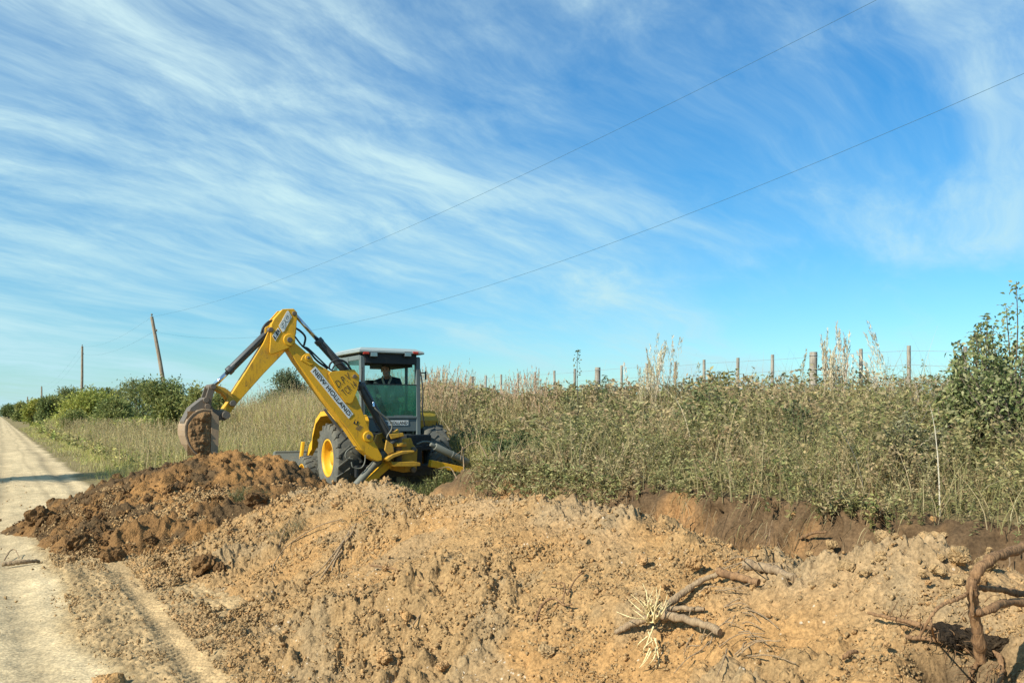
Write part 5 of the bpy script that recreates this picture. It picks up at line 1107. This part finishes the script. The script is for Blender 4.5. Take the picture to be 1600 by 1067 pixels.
tuft('grass_tuft', 388, 782, 56, 320, .20, ((.16, .17, .065), (.24, .22, .11), (.11, .13, .05)), 'sod with green grass stuck on the fresh heap', lean=(.3, 1.3))
clod(402, 772, 42, 'fresh', 'very dark sod lump with grass on its side on the fresh heap', sink=.4)
tuft('straw_tuft', 755, 762, 90, 420, .20, (STRAW[0], STRAW[1], (.34, .20, .07)), 'heap of orange straw where the right stabilizer touches the ground', lean=(.6, 1.6), w=.007, Y=13.0)
tuft('grass_tuft', 566, 806, 70, 120, .10, ((.22, .20, .10), (.30, .25, .13)), 'flattened dry grass smeared on the left part of the bank', lean=(.8, 1.8), w=.005)
tuft('grass_tuft', 450, 830, 60, 160, .14, ((.25, .22, .11), (.34, .28, .15)), 'thin dry grass lying between the fresh heap and the bank', lean=(.8, 1.8), w=.005)
# individual tall plants
def tall_grass(px, pytop, u, n, wpx, label, cols=STRAW, pcols=STRAW, pan=34, spread=.05, plen=.34, leaf=14, seed=.035, lean=(.03, .22), w=.009):
    Y = y_for(px, u); top = at(px, pytop, Y); s0, u0 = to_su(top.x, top.y); base = Vector((top.x, top.y, float(gz(s0, u0)))); H = top.z-base.z
    a = rng.uniform(0, 6.283, n); q_ = np.sqrt(rng.random(n))*wpx/2/F_PX*Y; x, y = top.x+np.cos(a)*q_, top.y+np.sin(a)*q_; s, u_ = to_su(x, y)
    B = np.stack([x, y, gz(s, u_)-.03], 1); cl = Cloud(); h = H*rng.uniform(.62, 1.0, n); h[0] = H*1.02
    cl.panicles(B, h, rng.uniform(*lean, n), pick(n, *cols), pick(n, *pcols), w, pan, plen, spread, seed)
    i = np.repeat(np.arange(n), max(1, leaf//3)); cl.blades(B[i], h[i]*rng.uniform(.4, .85, len(i)), rng.uniform(.25, .9, len(i)), w*1.6, pick(len(i), *cols, *OLIVE))
    return tag(cl.build('grass_clump', 'dry', origin=tuple(base)), label, 'grass plant', 'tall seeding grasses along the fence', 'thing')
tall_grass(1302, 508, 11.4, 26, 34, 'dense pale plume grass with upright heads beside the thick right fence post', PLUME, PLUME, pan=70, plen=.6, lean=(.02, .14))
tall_grass(1325, 503, 11.6, 12, 40, 'slender grasses with thin heads just right of the pale plume grass', PLUME, PLUME, pan=44)
tall_grass(1385, 492, 11.2, 7, 40, 'tallest feathery grass leaning right between the last two fence posts', PLUME, PLUME, pan=90, plen=.7, spread=.10, lean=(.12, .32))
tall_grass(1235, 540, 11.4, 5, 26, 'single thin grass stalk left of the thick right fence post')
tall_grass(1002, 520, 10.6, 10, 44, 'grass clump with drooping pale heads right of the middle thick post', PLUME, PLUME, pan=60, spread=.10, plen=.5)
tall_grass(1032, 528, 10.8, 20, 40, 'bushy pale plume grass in the middle of the fence line', PLUME, PLUME, pan=70, plen=.5)
tall_grass(1060, 520, 11.0, 6, 30, 'open feathery grass standing highest in the middle of the fence', spread=.12)
tall_grass(672, 566, 9.3, 150, 70, 'big dry pinkish grass clump directly right of the cab', (*STRAW, *OLIVE), PINKY, 22, .03, .34, 9, .034, w=.011)
tall_grass(705, 575, 9.6, 90, 60, 'dry grass clump between the cab and the first fence post', (*STRAW, *OLIVE), PINKY, 20, .03, .3, 9, .034, w=.011)
tall_grass(818, 572, 10.6, 90, 60, 'reddish dry grass clump rising over the fence left of the sapling', (*STRAW, *OLIVE), PINKY, 22, .03, .34, 9, .034, w=.010)
tall_grass(850, 590, 10.4, 60, 50, 'lower reddish grass clump just left of the sapling', (*STRAW, *OLIVE), PINKY, 18, .03, .3, 8, .034, w=.010)
tall_grass(780, 592, 10.8, 40, 50, 'thin grass clump right of the leftmost thick fence post', (*STRAW, *OLIVE), PINKY, 18, .03, .25, 8, .03, w=.010)
tall_grass(1160, 565, 11.6, 24, 50, 'tangled dry stems around the post left of the thick right post', plen=.15, pan=12, lean=(.2, .8))
tall_grass(1440, 575, 10.5, 40, 90, 'grey dry stems between the last fence post and the leafy shrub', ((.36, .32, .24), (.30, .27, .2)), ((.36, .32, .24),), 10, .05, .2, 8, .03, (.1, .5))
tall_grass(1330, 575, 11.2, 50, 80, 'rusty dry grass at the foot of the plume grass', ((.34, .22, .10), (.38, .28, .13)), PINKY, 14, .05, .25, 10, .03, (.1, .6))
for k_, (px, py, u, n, w, lab) in enumerate(((1150, 588, 9.6, 60, 80, 'straw grass clump rising from the weeds left of the thick right post'), (885, 606, 9.2, 60, 80, 'straw grass clump below the sapling'),
    (965, 592, 9.8, 60, 70, 'straw grass clump under the drooping pale heads'), (1250, 596, 9.2, 50, 70, 'straw grass clump in front of the thick right post'), (1395, 588, 9.4, 60, 90, 'straw grass clump below the tallest feathery grass'),
    (1040, 640, 8.0, 50, 70, 'low straw grass clump halfway down the bank in the middle'), (1330, 655, 7.6, 40, 60, 'low straw grass clump halfway down the bank at right'), (760, 615, 9.4, 50, 80, 'straw grass clump left of the reddish ones'))):
    tall_grass(px, py, u, n, w, lab, (*STRAW, *OLIVE), STRAW, 12, .04, .26, 9, .03, (.08, .5), .008)
def tree_like(name, px, pytop, u, wpx, label, cat, n, L, Wd, cols, blobs=9, trunks=3, group=None, base_cut=.18, seed=0, upward=0.0, sparse=.0):
    rs = np.random.default_rng(seed+100); Y = y_for(px, u); top = at(px, pytop, Y); s0, u0 = to_su(top.x, top.y); base = Vector((top.x, top.y, float(gz(s0, u0)))); H = top.z-base.z; R = wpx/2/F_PX*Y
    root = empty(name, base); tag(root, label, cat, group); cl = Cloud(); br = MB(); cs = []
    for k in range(blobs):
        a = rs.uniform(0, 6.283); q_ = R*.62*math.sqrt(rs.random()); hz = H*(base_cut+.12+(1-base_cut-.30)*rs.random()) if k else H*.80
        if not k: q_ *= .2
        hz = min(hz, H*.84*(1-.35*(q_/R)**2)); cs.append((Vector((math.cos(a)*q_, math.sin(a)*q_, hz)), R*rs.uniform(.34, .52), H*rs.uniform(.12, .2)))
    per = n//blobs
    for c, rr, rh in cs:
        d = rs.standard_normal((per, 3)); d /= np.linalg.norm(d, axis=1, keepdims=True); rad_ = rs.random((per, 1))**.45*(1+.25*rs.standard_normal((per, 1)))
        P = np.array(c)+d*rad_*np.array([rr, rr, max(rh, rr*.7)]); P[:, 2] = np.clip(P[:, 2], .03*H, H*1.02)
        # twigs gather leaves into sprays
        P = P+.10*rr*np.stack([perlin(P[:, 0]*5/rr, P[:, 1]*5/rr+k_, 700+k_) for k_ in range(3)], 1)*2
        D = d+np.array([0, 0, upward])+.7*rs.standard_normal((per, 3)); D /= np.linalg.norm(D, axis=1, keepdims=True)
        cc = np.array(cols)[rs.integers(0, len(cols))]; c_ = cc*rs.uniform(.7, 1.3, (per, 1))*rs.uniform(.93, 1.07, (per, 3))
        cl.leaves(P, D, L*rs.uniform(.6, 1.3, per), Wd*rs.uniform(.7, 1.2, per), c_)
    cl.build('crown', parent=root)
    for c, rr, rh in cs[:max(trunks, 3)*2]:
        br.tube(curve([(rs.uniform(-.1, .1)*R, rs.uniform(-.1, .1)*R, -.1), Vector(c)*.45+Vector((0, 0, .05*H)), Vector(c), Vector(c)+Vector((rs.uniform(-.3, .3)*rr, rs.uniform(-.3, .3)*rr, rh*.8))], 4), [H*.016*(1-.055*i) for i in range(13)], 7)
    br.build('trunk', [M['trunk']], root, fix=False)
    return root
# leafy shrub at the right edge and its neighbours
def shrub(px, pytop, u, wpx, n_st, label, cols, L, Wd, nl, dens=1.0, cat='shrub', seed=1, low=.25, name='leafy_shrub'):
    global rng
    Y = y_for(px, u); top = at(px, pytop, Y); s0, u0 = to_su(top.x, top.y); base = Vector((top.x, top.y, float(gz(s0, u0)))); H = top.z-base.z; R = wpx/2/F_PX*Y
    root = empty(name, base); tag(root, label, cat); rs = np.random.default_rng(seed); st_ = MB(); cl = Cloud()
    for k in range(n_st):
        a = rs.uniform(0, 6.283); q_ = R*math.sqrt(rs.random()); h = H*(1 if k == 0 else rs.uniform(.55, .97)*(1-.35*(q_/R)**2)); tip = Vector((math.cos(a)*q_, math.sin(a)*q_, h)) if k else Vector((0, 0, H))
        P = curve([(rs.uniform(-.15, .15)*R, rs.uniform(-.15, .15)*R, -.05), Vector((tip.x*.35, tip.y*.35, h*.4)), Vector((tip.x*.8+rs.uniform(-.06, .06), tip.y*.8, h*.75)), tip], 5); st_.tube(P, [.012*(1-.05*i) for i in range(len(P))], 6)
        A = np.array(P); m_ = int(nl*rs.uniform(.7, 1.2)); t = low+(1-low)*rs.random(m_)**.8; i = np.clip((t*(len(A)-1)).astype(int), 0, len(A)-2); f = (t*(len(A)-1)-i)[:, None]
        spread = np.clip((1-t)*1.6+.12, .08, 1)[:, None]*.30*R*dens; Pp = A[i]*(1-f)+A[i+1]*f+rs.standard_normal((m_, 3))*spread*np.array([1, 1, .6])
        D = rs.standard_normal((m_, 3))*np.array([1, 1, .6])+np.array([0, 0, -.25]); D /= np.linalg.norm(D, axis=1, keepdims=True)
        cl.leaves(Pp, D, L*rs.uniform(.6, 1.25, m_), Wd*rs.uniform(.7, 1.2, m_), np.array(cols)[rs.integers(0, len(cols), m_)]*rs.uniform(.7, 1.3, (m_, 1)))
    cl.build('leaves', parent=root); st_.build('stems', [M['trunk']], root, fix=False); return root
SH = ((.21, .25, .09), (.27, .29, .12), (.16, .20, .075), (.36, .35, .18))
shrub(1588, 440, 8.6, 190, 40, 'tall leafy shrub standing above the bank at the right edge', SH, .054, .028, 130, .8, seed=4, low=.3)
shrub(1530, 505, 8.8, 130, 34, 'broad leafy shrub left of the tall one at the right edge', SH, .052, .027, 130, .8, seed=6, low=.3)
shrub(1492, 548, 8.6, 70, 16, 'small leafy shrub reaching left beside the grey stems', SH, .06, .03, 60, .8, seed=9, low=.3)
shrub(903, 545, 10.2, 34, 5, 'thin sapling with sparse round leaves between two fence posts', ((.10, .115, .05), (.14, .15, .07)), .055, .034, 60, 1.4, 'sapling', 12, .55, 'sapling')
shrub(945, 585, 9.8, 50, 12, 'dark leafy weed in front of the middle thick post', ((.10, .135, .05), (.13, .16, .065)), .06, .03, 70, seed=15)
shrub(815, 672, 7.4, 90, 20, 'dark green shrub in the weeds right of the machine', ((.075, .11, .04), (.10, .135, .048), (.125, .145, .058)), .06, .03, 150, seed=17)
shrub(1110, 600, 9.4, 110, 26, 'broad leaved green weed thicket below the fence posts', ((.15, .185, .07), (.21, .22, .10)), .075, .036, 110, seed=19)
shrub(1240, 625, 8.4, 80, 20, 'dark twiggy weed clump below the thick right fence post', ((.11, .14, .055), (.18, .185, .09)), .05, .02, 130, seed=22)
shrub(1420, 640, 7.6, 110, 24, 'pale grey green weed clump below the last fence post', ((.27, .255, .145), (.31, .29, .17), (.21, .21, .10)), .05, .02, 130, seed=25)
shrub(745, 640, 8.3, 90, 22, 'green bushy weed right of the rear fender', ((.15, .185, .068), (.20, .21, .09)), .06, .025, 140, seed=28)
# bushes along the road and beyond
for i, (px, py, u, w, lab, n, L, cols, seed) in enumerate((
    (262, 588, 6.4, 96, 'dark green bush at the foot of the leaning pole', 12000, .15, BG, 1), (222, 586, 7.6, 80, 'feathery dark bush just left of the leaning pole', 8000, .15, DG, 2),
    (306, 598, 6.6, 60, 'dark bush right of the leaning pole, next to the bucket', 6000, .14, BG, 3), (140, 606, 6.2, 110, 'yellow green bush below the slim upright pole', 12000, .24, YG, 4),
    (186, 620, 5.6, 80, 'mid green bush between the slim pole and the leaning pole', 8000, .18, BG, 5), (100, 602, 8.4, 60, 'dark bush rising behind the yellow green bush', 6000, .30, DG, 6),
    (82, 618, 5.6, 60, 'green bush farther along the road left of the yellow green bush', 7000, .34, BG, 7), (55, 622, 5.6, 44, 'light green bush in the far row near the road', 5000, .5, YG, 8),
    (36, 628, 5.2, 34, 'dull green bush second from the far end of the row', 4000, .7, BG, 9), (14, 632, 4.6, 34, 'darkest tree at the far end of the road', 4000, 1.0, DG, 10),
    (447, 573, 11.5, 84, 'grey green bush behind the boom on the rise', 8000, .12, ((.16, .18, .09), (.13, .155, .07)), 11), (165, 612, 9.0, 120, 'dark green bush behind the mid green one', 9000, .30, DG, 12),
    (118, 640, 4.2, 70, 'low yellow green bush beside the road', 7000, .14, VERGE[1:2]+((.16, .18, .05),), 13), (345, 604, 8.5, 60, 'small green bush behind the bucket', 5000, .12, BG, 14))):
    tree_like('roadside_bush' if i != 9 else 'tree', px, py, u, w, lab, 'bush' if i != 9 else 'tree', n, L, L*.45, cols, 11, 3, 'bushes along the road' if i != 9 else None, .06, seed)
# trees on the other side of the road, outside the picture, whose shade falls across the road
for x, y, h, r, lab, sd in ((-16.5, 17.4, 6.0, 1.4, 'roadside tree on the far left whose shade crosses the road', 31), (-6.35, 0.5, 4.2, .65, 'small roadside tree beside the near end of the road', 33)):
    s0, u0 = to_su(x, y); root = empty('tree', (x, y, float(gz(s0, u0)))); tag(root, lab, 'tree'); rs = np.random.default_rng(sd); cl = Cloud(); br = MB()
    br.tube([(0, 0, -.1), (.05, .02, h*.4), (.1, 0, h*.85)], [.12, .10, .04], 10)
    for k in range(10):
        c = rs.standard_normal(3)*np.array([r*.5, r*.5, h*.13])+np.array([0, 0, h*.74]); d = rs.standard_normal((900, 3)); d /= np.linalg.norm(d, axis=1, keepdims=True)
        cl.leaves(c+d*rs.random((900, 1))**.4*r*.5, d, .12, .05, pick(900, *BG)); br.tube([(.05, .02, h*.4), c*.8+np.array([0, 0, h*.05]), c], [.05, .03, .012], 6)
    cl.build('crown', parent=root); br.build('trunk', [M['trunk']], root, fix=False)
# uprooted brushwood beside the right stabiliser
random.seed(31)
for k in range(14):
    x0, y0 = random.uniform(705, 800), random.uniform(742, 762); L_ = random.uniform(20, 60); a = random.uniform(-.6, 3.6); d = random.uniform(11.8, 13.6)
    b = at(x0, y0, d); b.z = float(gz(*to_su(b.x, b.y)))+.02; h_ = random.uniform(.1, .42); w_ = L_/F_PX*d
    P = [b, b+Vector((math.cos(a)*w_*.4, .1, h_)), b+Vector((math.cos(a)*w_, random.uniform(-.2, .3), h_*random.uniform(.3, 1.1)))]
    m = MB(); m.tube(curve(P, 5), [.013*(1-i*.07) for i in range(11)], 6)
    tag(m.build('bare_branch', M['stick'], fix=False), 'bare uprooted branch in the brushwood beside the right stabilizer', 'branch', 'brushwood beside the machine')
